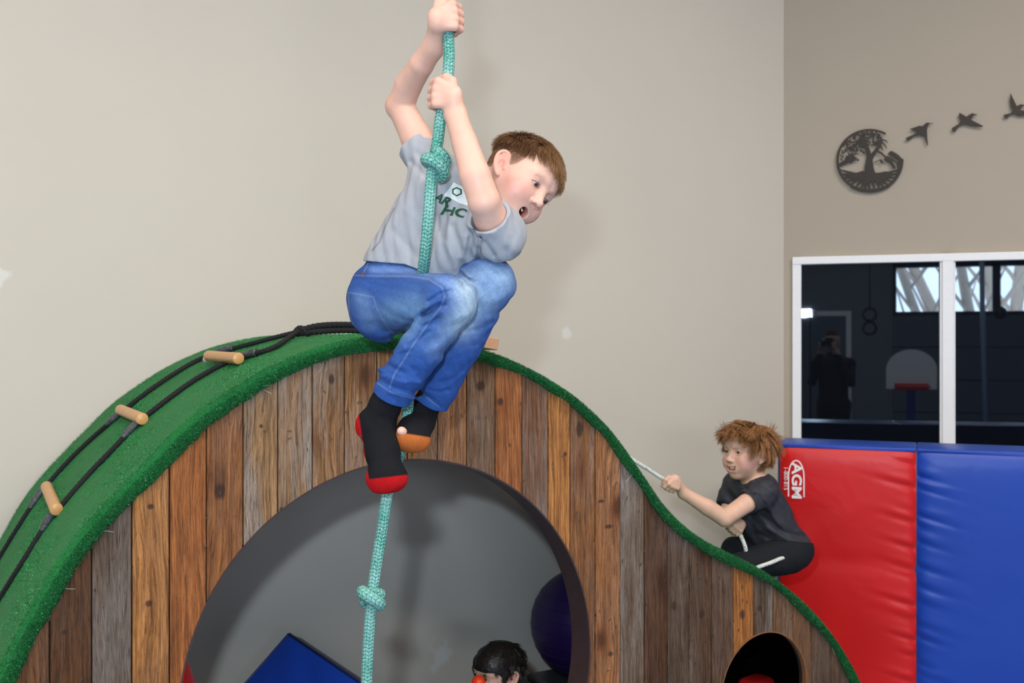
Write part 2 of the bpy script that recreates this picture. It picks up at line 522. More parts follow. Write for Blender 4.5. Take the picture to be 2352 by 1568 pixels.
def columns(u0, u1, du=0.012):
    us = set(np.round(np.linspace(u0, u1, max(2, int((u1 - u0) / du) + 1)), 5))
    for (c, r) in ((HC, HR), (KC, KR)):
        for e in (c[0] - r, c[0] + r):
            if u0 < e < u1: us.add(round(e, 5))
            for q in np.geomspace(0.0006, 0.03, 7):          # finer where the circle stands upright
                w = e + (q if e < c[0] else -q)
                if u0 < w < u1: us.add(round(w, 5))
    return sorted(us)


def face_mesh(name, u0, u1, d0, d1, top, shrink=0.0, which='both'):
    bm = bmesh.new(); cache = {}

    def V(u, z):
        k = (round(u, 5), round(z, 5))
        if k not in cache: cache[k] = bm.verts.new((u, d0, z))
        return cache[k]
    us = columns(u0, u1); cols = []
    for u in us:
        zt = float(top(u)); lo = hi = None
        for (c, r) in ((HC, HR), (KC, KR)):
            if abs(u - c[0]) <= r + 0.004 + shrink:
                s = math.sqrt(max(0.0, (r + shrink) ** 2 - (u - c[0]) ** 2)); lo, hi = max(0.0, c[1] - s), c[1] + s
        if lo is None:
            c = HC if u < 2.0 else KC
            lo = hi = min(c[1], max(zt * 0.5, 0.0))
        cols.append((u, lo, min(hi, zt), max(zt, 0.002)))
    for (ua, la, ha, ta), (ub, lb, hb, tb) in zip(cols, cols[1:]):
        halves = [((ua, 0), (ub, 0), (ub, lb), (ua, la)), ((ua, ha), (ub, hb), (ub, tb), (ua, ta))]
        for q in (halves if which == 'both' else halves[:1] if which == 'low' else halves[1:]):
            q = [V(*x) for x in q]
            q = [v for i, v in enumerate(q) if v not in q[:i]]
            if len(q) >= 3:
                try: bm.faces.new(q)
                except ValueError: pass
    r = bmesh.ops.extrude_face_region(bm, geom=bm.faces[:])
    bmesh.ops.translate(bm, vec=(0, d1 - d0, 0), verts=[v for v in r['geom'] if isinstance(v, bmesh.types.BMVert)])
    bmesh.ops.recalc_face_normals(bm, faces=bm.faces[:])
    me = bpy.data.meshes.new(name); bm.to_mesh(me); bm.free()
    return me


# ---- weathered wood: the plank's own colour comes from the object, weathering from its alpha
def wood_material():
    n = NT('reclaimed_wood'); c = n.coord()
    oi = n.n('ShaderNodeObjectInfo')
    off = n.n('ShaderNodeCombineXYZ')
    n.link(n.math('MULTIPLY', oi.outputs['Random'], 37.0), off.inputs[0]); n.link(n.math('MULTIPLY', oi.outputs['Random'], 91.0), off.inputs[2])
    add = n.n('ShaderNodeVectorMath', operation='ADD'); n.link(c, add.inputs[0]); n.link(off.outputs[0], add.inputs[1])
    v = add.outputs[0]
    warp = n.noise(n.mapping(v, (9, 4, 1.6)), 1.0, 3, 0.5)
    wv = n.n('ShaderNodeVectorMath', operation='ADD'); n.link(v, wv.inputs[0])
    cz = n.n('ShaderNodeCombineXYZ'); n.link(n.math('MULTIPLY', n.math('SUBTRACT', warp, 0.5), 0.075), cz.inputs[0]); n.link(cz.outputs[0], wv.inputs[1])
    w = wv.outputs[0]
    streak = n.noise(n.mapping(w, (110, 20, 4.0)), 1.0, 6, 0.7)
    fine = n.noise(n.mapping(w, (480, 60, 20.0)), 1.0, 5, 0.75)
    ring = n.n('ShaderNodeTexWave', wave_type='BANDS', bands_direction='X')
    n.link(n.mapping(w, (1, 1, 0.07)), ring.inputs['Vector']); ring.inputs['Scale'].default_value = 26.0
    ring.inputs['Distortion'].default_value = 6.0; ring.inputs['Detail'].default_value = 3.0; ring.inputs['Detail Scale'].default_value = 2.0
    base = oi.outputs['Color']
    k = n.mix(n.ramp(streak, [(0.36, (0,) * 3), (0.66, (1,) * 3)]), n.mix(1.0, base, (0.46, 0.42, 0.40), 'MULTIPLY'), n.mix(1.0, base, (1.45, 1.42, 1.36), 'MULTIPLY'))
    k = n.mix(n.math('MULTIPLY', n.ramp(ring.outputs['Fac'], [(0.62, (0,) * 3), (0.95, (1,) * 3)]), 0.26), k, n.mix(1.0, base, (0.34, 0.28, 0.25), 'MULTIPLY'))
    grey = n.math('ADD', n.math('MULTIPLY', n.noise(n.mapping(v, (6, 3, 1.4)), 1.0, 4, 0.6), 0.6), n.math('MULTIPLY', n.noise(n.mapping(w, (70, 9, 3.0)), 1.0, 4, 0.7), 0.4))
    k = n.mix(n.math('MULTIPLY', n.ramp(grey, [(0.42, (0,) * 3), (0.62, (1,) * 3)]), oi.outputs['Alpha']), k, n.mix(fine, (0.10, 0.080, 0.068), (0.46, 0.41, 0.37)))
    k = n.mix(n.ramp(fine, [(0.38, (0.9,) * 3), (0.50, (0,) * 3)]), k, n.mix(1.0, k, (0.42, 0.36, 0.32), 'MULTIPLY'))
    # bright raised fibres
    k = n.mix(n.ramp(fine, [(0.57, (0,) * 3), (0.72, (0.7,) * 3)]), k, n.mix(1.0, k, (1.9, 1.85, 1.8), 'MULTIPLY'))
    # knots
    vo = n.n('ShaderNodeTexVoronoi', feature='F1'); n.link(n.mapping(w, (7.5, 1, 3.4)), vo.inputs['Vector']); vo.inputs['Scale'].default_value = 1.0
    kd = n.math('ADD', vo.outputs['Distance'], n.math('MULTIPLY', n.math('SUBTRACT', streak, 0.5), 0.10))
    sel = n.math('GREATER_THAN', n.n('ShaderNodeSeparateColor').outputs[0], 0.5) if False else 1.0
    k = n.mix(n.ramp(kd, [(0.07, (0.95,) * 3), (0.16, (0.0,) * 3)]), k, (0.045, 0.024, 0.014))
    k = n.mix(n.ramp(kd, [(0.14, (0.45,) * 3), (0.30, (0.0,) * 3)]), k, n.mix(1.0, base, (0.42, 0.26, 0.17), 'MULTIPLY'))
    # the large knots, each at its own place on its own plank (plank-face coordinates)
    sx = n.n('ShaderNodeSeparateXYZ'); n.link(c, sx.inputs[0])
    for (px, py, rx, ry) in ((505, 1128, 13, 24), (500, 1100, 24, 46), (1102, 886, 13, 14), (1147, 922, 9, 12), (598, 978, 5, 6), (645, 1170, 6, 8), (345, 1162, 8, 8), (340, 1384, 8, 10), (1703, 1410, 9, 14), (1743, 1396, 7, 9), (1610, 1408, 9, 13),
                             (1395, 1208, 12, 6), (1378, 1150, 9, 5), (1330, 985, 10, 22), (1296, 1042, 5, 6), (760, 870, 8, 14), (1545, 1390, 8, 14), (148, 1450, 7, 8), (1240, 1340, 9, 12), (1400, 1500, 8, 8)):
        q = on_plane(px, py, D, FRONT); zz = q[1] / FPX; u_k, z_k = q @ U, q[2]
        dx = n.math('DIVIDE', n.math('SUBTRACT', sx.outputs[0], float(u_k)), rx * zz * 1.15); dz = n.math('DIVIDE', n.math('SUBTRACT', sx.outputs[2], float(z_k)), ry * zz)
        rr = n.math('ADD', n.math('ADD', n.math('MULTIPLY', dx, dx), n.math('MULTIPLY', dz, dz)), n.math('MULTIPLY', n.math('SUBTRACT', streak, 0.5), 1.4))
        amt = 0.45 if rx > 20 else 0.85
        k = n.mix(n.ramp(rr, [(0.25, (amt,) * 3), (0.95, (0,) * 3)]), k, (0.040, 0.020, 0.013))
    vh = n.n('ShaderNodeTexVoronoi', feature='F1'); n.link(n.mapping(v, (21, 1, 9)), vh.inputs['Vector']); vh.inputs['Scale'].default_value = 1.0
    k = n.mix(n.ramp(vh.outputs['Distance'], [(0.035, (0.9,) * 3), (0.055, (0,) * 3)]), k, (0.02, 0.013, 0.01))
    n.set(n.b, Base_Color=k, Roughness=0.72)
    n.b.inputs['Specular IOR Level'].default_value = 0.25
    n.bump(n.math('ADD', fine, n.math('MULTIPLY', streak, 0.8)), 0.55, 0.004)
    return n.m


M_wood = wood_material()
PL_U = [-0.145, -0.085, 0.010, 0.105, 0.199, 0.295, 0.390, 0.482, 0.576, 0.673, 0.767, 0.864, 0.958, 1.055, 1.149, 1.246, 1.343, 1.440, 1.535, 1.629, 1.711, 1.807, 1.905,
        2.002, 2.098, 2.192, 2.291, 2.390, 2.483, 2.576, 2.672, 2.764, 2.864, 2.960, 3.055, 3.14]
PL_C = [(96, 66, 42, .2), (96, 66, 42, .2), (104, 70, 42, .2), (108, 74, 46, .15), (94, 64, 40, .1), (90, 72, 58, .45), (172, 124, 76, .15), (164, 106, 60, .05), (150, 102, 62, .25), (160, 130, 98, .95), (156, 124, 92, .9),
        (146, 114, 84, .85), (150, 114, 80, .7), (148, 114, 82, .7), (152, 116, 82, .6), (152, 112, 78, .5), (124, 94, 68, .6), (170, 112, 68, .05), (128, 92, 68, .6), (186, 134, 82, .0),
        (138, 98, 64, .4), (160, 112, 70, .2), (110, 94, 80, .9), (90, 62, 42, .15), (84, 64, 48, .35), (92, 68, 48, .25), (96, 70, 50, .25), (176, 120, 68, .0), (94, 80, 68, .75),
        (122, 90, 60, .3), (128, 94, 66, .2), (98, 72, 52, .3), (92, 68, 50, .3), (100, 74, 52, .3), (96, 70, 48, .3)]
rng = np.random.default_rng(11)
planks = []
for i in range(len(PL_U) - 1):
    u0, u1 = PL_U[i] + 0.0021, PL_U[i + 1] - 0.0021
    j = float(rng.uniform(-0.0022, 0.0022))
    cut = [c for c in ((HC, HR), (KC, KR)) if u0 > c[0][0] - c[1] and u1 < c[0][0] + c[1]]
    kinds = ['both']
    if cut:                                    # the opening cuts the plank in two: the piece over it and the stub under it
        c, r_ = cut[0]; kinds = ['up']
        if max(c[1] - math.sqrt(max(0, r_ * r_ - (u - c[0]) ** 2)) for u in (u0, u1)) > 0.03: kinds.append('low')
    for kd in kinds:
        o = obj('plank', face_mesh('plank', u0, u1, -0.006 + j, 0.012, lambda u: edgez(u) - 0.002, 0.0, kd), M_wood, hump)
        r, g, b, a = PL_C[min(i, len(PL_C) - 1)]
        o.color = srgb(r * 0.96, g * 0.91, b * 0.84) + (a,)
        planks.append(o)
M_ply = simple('plywood', srgb(150, 128, 104), 0.8, 0.1, 40)
M_plyd = simple('dark_plywood', srgb(40, 30, 26), 0.8, 0.1, 40)
obj('backing_panel', face_mesh('backing_panel', -0.13, 3.12, 0.0122, 0.03, lambda u: edgez(u) - 0.004, 0.0), M_plyd, hump)


def ring_mesh(name, c, r, d0, d1, th, a0=-0.32, zmin=0.0):
    angs = [a for a in np.linspace(-math.pi * 0.5, math.pi * 1.5, 160) if c[1] + r * math.sin(a) > zmin]
    vs, fs = [], []
    for a in angs:
        for (rr, d) in ((r, d0), (r, d1), (r - th, d1), (r - th, d0)):
            vs.append((c[0] + rr * math.cos(a), d, c[1] + rr * math.sin(a)))
    n = len(angs)
    closed = n == 160
    for i in range(n - 1):
        for q in range(4):
            fs.append((4 * i + q, 4 * i + (q + 1) % 4, 4 * i + 4 + (q + 1) % 4, 4 * i + 4 + q))
    fs += [(0, 1, 2, 3), (4 * n - 1, 4 * n - 2, 4 * n - 3, 4 * n - 4)]
    me = pydata(name, vs, fs)
    bm = bmesh.new(); bm.from_mesh(me); bmesh.ops.recalc_face_normals(bm, faces=bm.faces[:]); bm.to_mesh(me); bm.free()
    return me


M_line = simple('opening_lining', srgb(62, 46, 46), 0.5, 0.05, 30)
tag(obj('opening_lining', ring_mesh('opening_lining', HC, HR, -0.007, 0.10, 0.005), M_line, hump), 'dark bent plywood lining of the round opening')
M_edge = simple('plywood_edge', srgb(128, 86, 54), 0.7, 0.1, 60)
obj('opening_lining', ring_mesh('small_lining', KC, KR, -0.008, 0.011, 0.004), M_edge, hump)
# deck boards carrying the turf: one curved deck sheet and two ribs
def sweep(name, offs_front, d0, d1, o0, o1, step=2):
    idx = np.arange(0, len(TOP), step); vs, fs = [], []
    for i in idx:
        for (d, o) in ((d0, o0), (d1, o0), (d1, o1), (d0, o1)):
            p = TOP[i] + TNRM[i] * o; vs.append((p[0], d, p[1]))
    for k in range(len(idx) - 1):
        for q in range(4): fs.append((4 * k + q, 4 * k + 4 + q, 4 * k + 4 + (q + 1) % 4, 4 * k + (q + 1) % 4))
    fs += [(0, 1, 2, 3), tuple(4 * (len(idx) - 1) + q for q in (3, 2, 1, 0))]
    me = pydata(name, vs, fs)
    bm = bmesh.new(); bm.from_mesh(me); bmesh.ops.recalc_face_normals(bm, faces=bm.faces[:]); bm.to_mesh(me); bm.free()
    return me


DEPTH = 1.22
obj('deck', sweep('deck', None, 0.031, DEPTH, -TURF_T - 0.02, -TURF_T - 0.001), M_ply, hump)

# ---- turf: thick sheet with a lip folded over the plank edge, then pile standing on it
NU = len(TOP)
rng = np.random.default_rng(3)
_lipn = np.convolve(rng.normal(size=NU + 40), np.ones(14) / 14, 'same')[20:20 + NU] * 0.012
_lipw = np.interp(TOP[:, 0], [-.2, 0.4, 1.0, 1.5, 3.2], [0.046, 0.050, 0.044, 0.033, 0.031]) + np.clip(_lipn, -0.007, 0.007)
profile = []                                   # (depth, normal offset as function) around the sheet
turf_prof = [(-0.010, lambda l: -l), (-0.020, lambda l: -l + 0.006), (-0.026, lambda l: -l * 0.55), (-0.026, lambda l: -0.012), (-0.019, lambda l: -0.003), (-0.006, lambda l: 0.0),
             (0.03, lambda l: 0.001)] + [(x, lambda l: 0.001) for x in np.linspace(0.09, 1.19, 16)] + [(DEPTH, lambda l: -0.004), (DEPTH, lambda l: -0.03), (0.6, lambda l: -TURF_T), (0.0, lambda l: -TURF_T), (-0.010, lambda l: -TURF_T)]
nP = len(turf_prof)
lump = lambda s, d: 0.0016 * np.sin(s * 23 + d * 9) * np.sin(d * 13 + s * 7)
arc = np.r_[0, np.cumsum(np.linalg.norm(np.diff(TOP, axis=0), axis=1))]
tv = np.zeros((NU, nP, 3))
for k, (d, fn) in enumerate(turf_prof):
    o = fn(_lipw) + 0 * _lipw + (lump(arc, d) if k < nP - 5 else 0)
    p = TOP + TNRM * np.asarray(o)[:, None]
    tv[:, k, 0] = p[:, 0]; tv[:, k, 1] = d; tv[:, k, 2] = np.maximum(p[:, 1], 0.0)
i = np.arange(NU - 1)[:, None] * nP; j = np.arange(nP)[None, :]; j2 = (j + 1) % nP
turf_faces = np.stack([i + j, i + nP + j, i + nP + j2, i + j2], -1).reshape(-1, 4)
me = fastmesh('turf', tv.reshape(-1, 3), turf_faces)
bm = bmesh.new(); bm.from_mesh(me); bmesh.ops.recalc_face_normals(bm, faces=bm.faces[:]); bm.to_mesh(me); bm.free()


def turf_material():
    n = NT('green_turf'); c = n.coord()
    a = n.noise(c, 420, 3, 0.7); b = n.noise(c, 9, 3)
    k = n.ramp(a, [(0.30, srgb(10, 102, 46)), (0.5, srgb(28, 148, 68)), (0.74, srgb(104, 198, 132))])
    k = n.mix(n.math('MULTIPLY', b, 0.5), k, srgb(20, 118, 48))
    n.set(n.b, Base_Color=k, Roughness=0.62)
    n.b.inputs['Specular IOR Level'].default_value = 0.35
    n.bump(a, 1.0, 0.010)
    return n.m


M_turf = turf_material()
turf = obj('turf', me, M_turf, hump, True)
tag(turf, 'green artificial turf wrapped over the hump')


def blade_mesh(name, roots, nrm, length, width, rng, lean=0.7, colr=None):
    n = len(roots)
    rv = rng.normal(size=(n, 3)); tip = nrm + lean * rv / (np.linalg.norm(rv, axis=1)[:, None]); tip /= np.linalg.norm(tip, axis=1)[:, None]
    side = np.cross(tip, rng.normal(size=(n, 3))); side /= np.linalg.norm(side, axis=1)[:, None] + 1e-9
    L = (length * rng.uniform(0.6, 1.25, n))[:, None]; W = width * rng.uniform(0.7, 1.2, n)[:, None]
    v = np.stack([roots - side * W / 2, roots + side * W / 2, roots + tip * L], 1).reshape(-1, 3)
    f = np.arange(3 * n).reshape(-1, 3)
    me = fastmesh(name, v, f)
    if colr is not None: set_colors(me, np.repeat(colr, 3, 0))
    return me


rng = np.random.default_rng(8)
# top of the left slope (what the picture sees of it) and all along the folded lip
nt = 120000
s_idx = rng.uniform(60, 330, nt); s_idx = np.where(rng.random(nt) < 0.85, rng.uniform(60, 250, nt), s_idx)
k0 = s_idx.astype(int); d_ = rng.uniform(-0.01, DEPTH, nt)
p = TOP[k0] + (s_idx - k0)[:, None] * (TOP[np.minimum(k0 + 1, NU - 1)] - TOP[k0])
roots_a = np.c_[p[:, 0], d_, p[:, 1]]; nrm_a = np.c_[TNRM[k0, 0], 0 * d_, TNRM[k0, 1]]
nl_ = 90000
kf = rng.uniform(40, NU - 6, nl_); k1 = kf.astype(int); fr_ = (kf - k1)[:, None]; q = rng.uniform(0.0, 1.0, nl_)
off = -_lipw[k1] * q; p = TOP[k1] * (1 - fr_) + TOP[k1 + 1] * fr_ + TNRM[k1] * off[:, None]
roots_b = np.c_[p[:, 0], -0.010 - 0.018 * np.sin(np.pi * np.clip(1 - q * 0.92, 0, 1)) ** 0.6, p[:, 1]]
nrm_b = np.c_[TNRM[k1, 0] * (0.5 - q), -0.9 + 0 * q, TNRM[k1, 1] * (0.5 - q)]
roots = np.r_[roots_a, roots_b]; nrm = np.r_[nrm_a, nrm_b]
g = rng.random(len(roots))
cols_ = np.array([srgb(4, 66, 32), srgb(24, 138, 64), srgb(52, 168, 90), srgb(170, 224, 194)])[np.digitize(g, [0.3, 0.74, 0.985])]  # palest blades paint in the sparkle, darkest ones the shade deep in the pile
lipc = np.array([srgb(2, 62, 28), srgb(8, 94, 42), srgb(22, 124, 60), srgb(120, 190, 150)])[np.digitize(g[nt:], [0.3, 0.75, 0.985])]  # lip blades: dark-to-pale spread paints the shade between the fibres
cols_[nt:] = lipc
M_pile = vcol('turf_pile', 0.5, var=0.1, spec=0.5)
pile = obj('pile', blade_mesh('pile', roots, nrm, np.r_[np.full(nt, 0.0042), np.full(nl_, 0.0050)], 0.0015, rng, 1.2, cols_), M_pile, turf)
tag(pile, kind='stuff')
# loose backing threads and frayed edge
vs, fs = [], []
th_pts = []
rng = np.random.default_rng(21)
thread_root = []
for k in range(26):
    i0 = int(rng.integers(60, NU - 20)); q = TOP[i0] - TNRM[i0] * (_lipw[i0] + 0.001)
    st = V3(q[0], -0.014, q[1]); L = rng.uniform(0.012, 0.04)
    dr = V3(rng.normal(), -0.25 * abs(rng.normal()), rng.normal()); dr /= np.linalg.norm(dr)
    cv = rng.normal(size=3) * 0.4
    th_pts.append([st + dr * L * t + cv * L * t * (1 - t) for t in np.linspace(0, 1, 5)])
allv, allf, base = [], [], 0
for pts in th_pts:
    m = tube('t', pts, 0.0004, 3, caps=False)
    vv = [tuple(v.co) for v in m.vertices]; allv += vv; allf += [tuple(base + x for x in pl.vertices) for pl in m.polygons]; base += len(vv)
    bpy.data.meshes.remove(m)
fr = obj('loose_threads', pydata('loose_threads', allv, allf), simple('pale_thread', srgb(196, 206, 190), 0.7), turf); tag(fr, kind='stuff')

# ---- staples left in the planks
rng = np.random.default_rng(14)
allv, allf = [], []
cnt = 0
while cnt < 120:
    u = rng.uniform(0.12, 2.9); z = rng.uniform(0.3, 1.5)
    if z > edgez(u) - 0.06 or math.hypot(u - HC[0], z - HC[1]) < HR + 0.015 or math.hypot(u - KC[0], z - KC[1]) < KR + 0.015: continue
    a = rng.normal(0.9, 0.7); L = 0.0055; w = 0.0008
    ca, sa = math.cos(a), math.sin(a); b = len(allv)
    for (x, y, d_) in ((-L, -w, -.0075), (L, -w, -.0075), (L, w, -.0075), (-L, w, -.0075), (-L, -w, -.0102), (L, -w, -.0102), (L, w, -.0102), (-L, w, -.0102)):
        allv.append((u + x * ca - y * sa, d_, z + x * sa + y * ca))
    allf += [tuple(b + k for k in f) for f in ((4, 5, 6, 7), (0, 1, 5, 4), (1, 2, 6, 5), (2, 3, 7, 6), (3, 0, 4, 7))]
    cnt += 1
st = obj('staples', pydata('staples', allv, allf), simple('staple_steel', srgb(110, 92, 78), 0.4, metal=0.6), hump); tag(st, kind='stuff')

# ================================================================ SOFT-BODY MODELLING: blended solids -> one continuous mesh
def to_px(p):
    return np.stack([CX + FPX * p[:, 0] / p[:, 1], CY - FPX * (p[:, 2] - CAMZ) / p[:, 1]], 1)


def smin(a, b, k):
    if k <= 0: return np.minimum(a, b)
    h = np.maximum(k - np.abs(a - b), 0) / k
    return np.minimum(a, b) - h * h * k * 0.25


def smax(a, b, k): return -smin(-a, -b, k)


class Frame:
    def __init__(self, R=np.eye(3), c=(0, 0, 0), s=1.0):
        self.R = np.asarray(R, float); self.c = np.asarray(c, float); self.s = s      # columns of R are the local axes

    def local(self, p): return ((p - self.c.astype(np.float32)) @ self.R.astype(np.float32)) / np.float32(self.s)

    def world(self, q): return np.asarray(q, float) * self.s @ self.R.T + self.c


WORLD = Frame()


class Solid:
    def __init__(self): self.ops = []

    def _add(self, fn, frame, c, r, mode, k):
        cw = frame.world(np.asarray(c, float)[None])[0]
        self.ops.append((fn, frame, cw, r * frame.s, mode, k * frame.s))

    def cap(self, a, b, ra, rb=None, k=0.0, mode='u', fr=WORLD):
        a = np.asarray(a, np.float32); b = np.asarray(b, np.float32); rb = ra if rb is None else rb
        ba = b - a; L2 = float(ba @ ba) + 1e-12

        def fn(p):
            pa = p - a; h = np.clip(pa @ ba / L2, 0, 1)
            return np.sqrt(((pa - h[:, None] * ba) ** 2).sum(1)) - (ra + (rb - ra) * h)
        self._add(fn, fr, (a + b) / 2, math.sqrt(L2) / 2 + max(ra, rb), mode, k)
        return self

    def chain(self, pts, rs, k=0.0, mode='u', fr=WORLD):
        for i in range(len(pts) - 1): self.cap(pts[i], pts[i + 1], rs[i], rs[i + 1], k, mode, fr)
        return self

    def ell(self, c, r, k=0.0, mode='u', fr=WORLD, rot=None):
        c = np.asarray(c, np.float32); r = np.asarray(r, np.float32)
        Rm = None if rot is None else np.asarray(rot, np.float32)

        def fn(p):
            q = p - c
            if Rm is not None: q = q @ Rm
            k0 = np.sqrt(((q / r) ** 2).sum(1)); k1 = np.sqrt(((q / (r * r)) ** 2).sum(1)) + 1e-9
            return k0 * (k0 - 1) / k1
        self._add(fn, fr, c, float(r.max()), mode, k)
        return self

    def cyl(self, a, b, r, k=0.0, mode='s', fr=WORLD):
        a = np.asarray(a, np.float32); b = np.asarray(b, np.float32); ax = b - a; L = float(np.linalg.norm(ax)); ax = ax / L

        def fn(p):
            q = p - a; h = q @ ax
            return np.maximum(np.sqrt(np.maximum((q ** 2).sum(1) - h * h, 0)) - r, np.abs(h - L / 2) - L / 2)
        self._add(fn, fr, (a + b) / 2, L / 2 + r, mode, k)
        return self

    def disp(self, fn, c=(0, 0, 0), r=1e3):
        self.ops.append((fn, WORLD, np.asarray(c, float), r, 'd', 0)); return self

    def shell(self, t):
        self.ops.append((None, WORLD, V3(0, 0, 0), 1e3, 'h', t)); return self

    def cut(self, fn):                                   # keep where fn(p) < 0
        self.ops.append((fn, WORLD, V3(0, 0, 0), 1e3, 'c', 0)); return self

    def value(self, p, bc=None, br=0.0, margin=0.02):
        d = None; loc = {}
        for fn, fr, c, r, mode, k in self.ops:
            if bc is not None and mode in 'usi':
                if np.linalg.norm(bc - c) > br + r + margin + k: continue
            if mode == 'u' or mode == 's':
                if mode == 's' and d is None: continue
                key = id(fr)
                if key not in loc: loc[key] = p if fr is WORLD else fr.local(p)
                v = fn(loc[key]) * fr.s
                if mode == 'u': d = v if d is None else smin(d, v, k)
                else: d = smax(d, -v, k)
            elif d is not None:
                if mode == 'd':
                    if bc is None or np.linalg.norm(bc - c) < br + r: d = d + fn(p)
                elif mode == 'h': d = np.abs(d + k / 2) - k / 2
                elif mode == 'c': d = np.maximum(d, fn(p))
        return d

    def bounds(self):
        u = [(c, r) for fn, fr, c, r, m, k in self.ops if m == 'u']
        return np.min([c - r for c, r in u], 0) - 0.01, np.max([c + r for c, r in u], 0) + 0.01

    def mesh(self, name, h, n=24, margin=0.012):
        lo, hi = self.bounds(); nb = np.ceil((hi - lo) / (h * n)).astype(int)
        DIM = nb * n + 4; keyf = lambda I: (I[:, 0].astype(np.int64) * DIM[1] + I[:, 1]) * DIM[2] + I[:, 2]
        AK, AV, AF = [], [], []
        g = np.arange(-1, n + 1)
        gi, gj, gk = np.meshgrid(g, g, g, indexing='ij'); G = np.stack([gi, gj, gk], -1).reshape(-1, 3)
        m = n + 2; br = h * (n + 2) * 0.5 * math.sqrt(3)
        corner = [(0, 0, 0), (1, 0, 0), (0, 1, 0), (1, 1, 0), (0, 0, 1), (1, 0, 1), (0, 1, 1), (1, 1, 1)]
        edges = [(0, 1), (2, 3), (4, 5), (6, 7), (0, 2), (1, 3), (4, 6), (5, 7), (0, 4), (1, 5), (2, 6), (3, 7)]
        us = [(c, r, k) for fn, fr, c, r, mo, k in self.ops if mo == 'u']
        UC = np.array([c for c, r, k in us]); UR = np.array([r + k for c, r, k in us])
        for bi in range(nb[0]):
            for bj in range(nb[1]):
                for bk in range(nb[2]):
                    base = np.array([bi, bj, bk]) * n
                    bc = lo + (base + n / 2) * h
                    if (np.linalg.norm(UC - bc, axis=1) - UR).min() > br + 0.004: continue
                    # coarse look first
                    pc = (lo + (base + G[::131]) * h).astype(np.float32)
                    dc = self.value(pc, bc, br, margin)
                    if dc is None or np.abs(dc).min() > h * 8 + 0.004: continue
                    p = (lo + (base + G) * h).astype(np.float32)
                    d = self.value(p, bc, br, margin)
                    if d is None: continue
                    d = d.reshape(m, m, m); ins = d < 0
                    if ins.all() or not ins.any(): continue
                    c8 = np.stack([ins[a:m - 1 + a, b:m - 1 + b, c:m - 1 + c] for a, b, c in corner], -1)
                    s = c8.sum(-1); act = (s > 0) & (s < 8)
                    idx = np.argwhere(act)
                    if not len(idx): continue
                    dv = np.stack([d[idx[:, 0] + a, idx[:, 1] + b, idx[:, 2] + c] for a, b, c in corner], 1)
                    acc = np.zeros((len(idx), 3)); cntv = np.zeros(len(idx))
                    cn = np.array(corner, float)
                    for e0, e1 in edges:
                        a0, a1 = dv[:, e0], dv[:, e1]; x = (a0 < 0) != (a1 < 0)
                        t = np.where(x, a0 / np.where(x, a0 - a1, 1), 0)
                        q = cn[e0] + t[:, None] * (cn[e1] - cn[e0])
                        acc += np.where(x[:, None], q, 0); cntv += x
                    vert = lo + (base - 1 + idx + acc / cntv[:, None]) * h
                    AK.append(keyf(base + idx)); AV.append(vert)
                    for ax in range(3):
                        o1, o2 = (ax + 1) % 3, (ax + 2) % 3
                        sl0 = [slice(1, m - 1)] * 3; sl1 = [slice(1, m - 1)] * 3; sl1[ax] = slice(2, m)
                        A = ins[tuple(sl0)]; B = ins[tuple(sl1)]
                        e = np.argwhere(A != B)
                        if not len(e): continue
                        flip = A[e[:, 0], e[:, 1], e[:, 2]]
                        e = e + 1
                        q = []
                        for (x, y) in ((-1, -1), (0, -1), (0, 0), (-1, 0)):
                            w = e.copy(); w[:, o1] += x; w[:, o2] += y; q.append(keyf(base + w))
                        q = np.stack(q, 1); q = np.where(flip[:, None], q, q[:, ::-1])
                        AF.append(q)
        K = np.concatenate(AK); Vv = np.concatenate(AV); F = np.concatenate(AF)
        uk, first = np.unique(K, return_index=True); Vv = Vv[first]
        Fi = np.searchsorted(uk, F); ok = (uk[np.clip(Fi, 0, len(uk) - 1)] == F).all(1)
        me = fastmesh(name, Vv, Fi[ok])
        me.polygons.foreach_set('use_smooth', np.ones(len(me.polygons), bool))
        return me


def verts_of(me):
    a = np.empty(len(me.vertices) * 3, np.float32); me.vertices.foreach_get('co', a); return a.reshape(-1, 3).astype(float)


def seg_dist(q, poly):
    """distance of 2-D or 3-D points to a polyline"""
    best = np.full(len(q), 1e9)
    poly = np.asarray(poly, float)
    for a, b in zip(poly, poly[1:]):
        ba = b - a; h = np.clip((q - a) @ ba / (ba @ ba + 1e-12), 0, 1)
        best = np.minimum(best, np.sqrt(((q - a - h[:, None] * ba) ** 2).sum(1)))
    return best


def folds(lines, ymax=None):
    """grooves (+) and ridges (-) in cloth; each line: (points in picture pixels at distance Y, depth m, width px)"""
    def fn(p):
        q = to_px(p.astype(np.float64)); out = np.zeros(len(p))
        ok = np.ones(len(p), bool) if ymax is None else p[:, 1] < ymax
        for pts, amp, w in lines:
            pts = np.asarray(pts, float)
            near = ok & (q[:, 0] > pts[:, 0].min() - 3 * w) & (q[:, 0] < pts[:, 0].max() + 3 * w) & (q[:, 1] > pts[:, 1].min() - 3 * w) & (q[:, 1] < pts[:, 1].max() + 3 * w)
            if near.any():
                dd = seg_dist(q[near], pts); out[near] += amp * np.exp(-(dd / w) ** 2)
        return out.astype(np.float32)
    return fn


def ripple(amp, freq, seed=0):
    r = np.random.default_rng(seed); A = r.normal(size=(5, 3)) * freq; ph = r.uniform(0, 6, 5)

    def fn(p):
        q = p @ A.T.astype(np.float32) + ph.astype(np.float32)
        return (amp * (np.sin(q[:, 0] + 1.3 * np.sin(q[:, 1])) + 0.6 * np.sin(q[:, 2] + 1.1 * np.sin(q[:, 3])) + 0.3 * np.sin(q[:, 4] * 1.7))).astype(np.float32)
    return fn


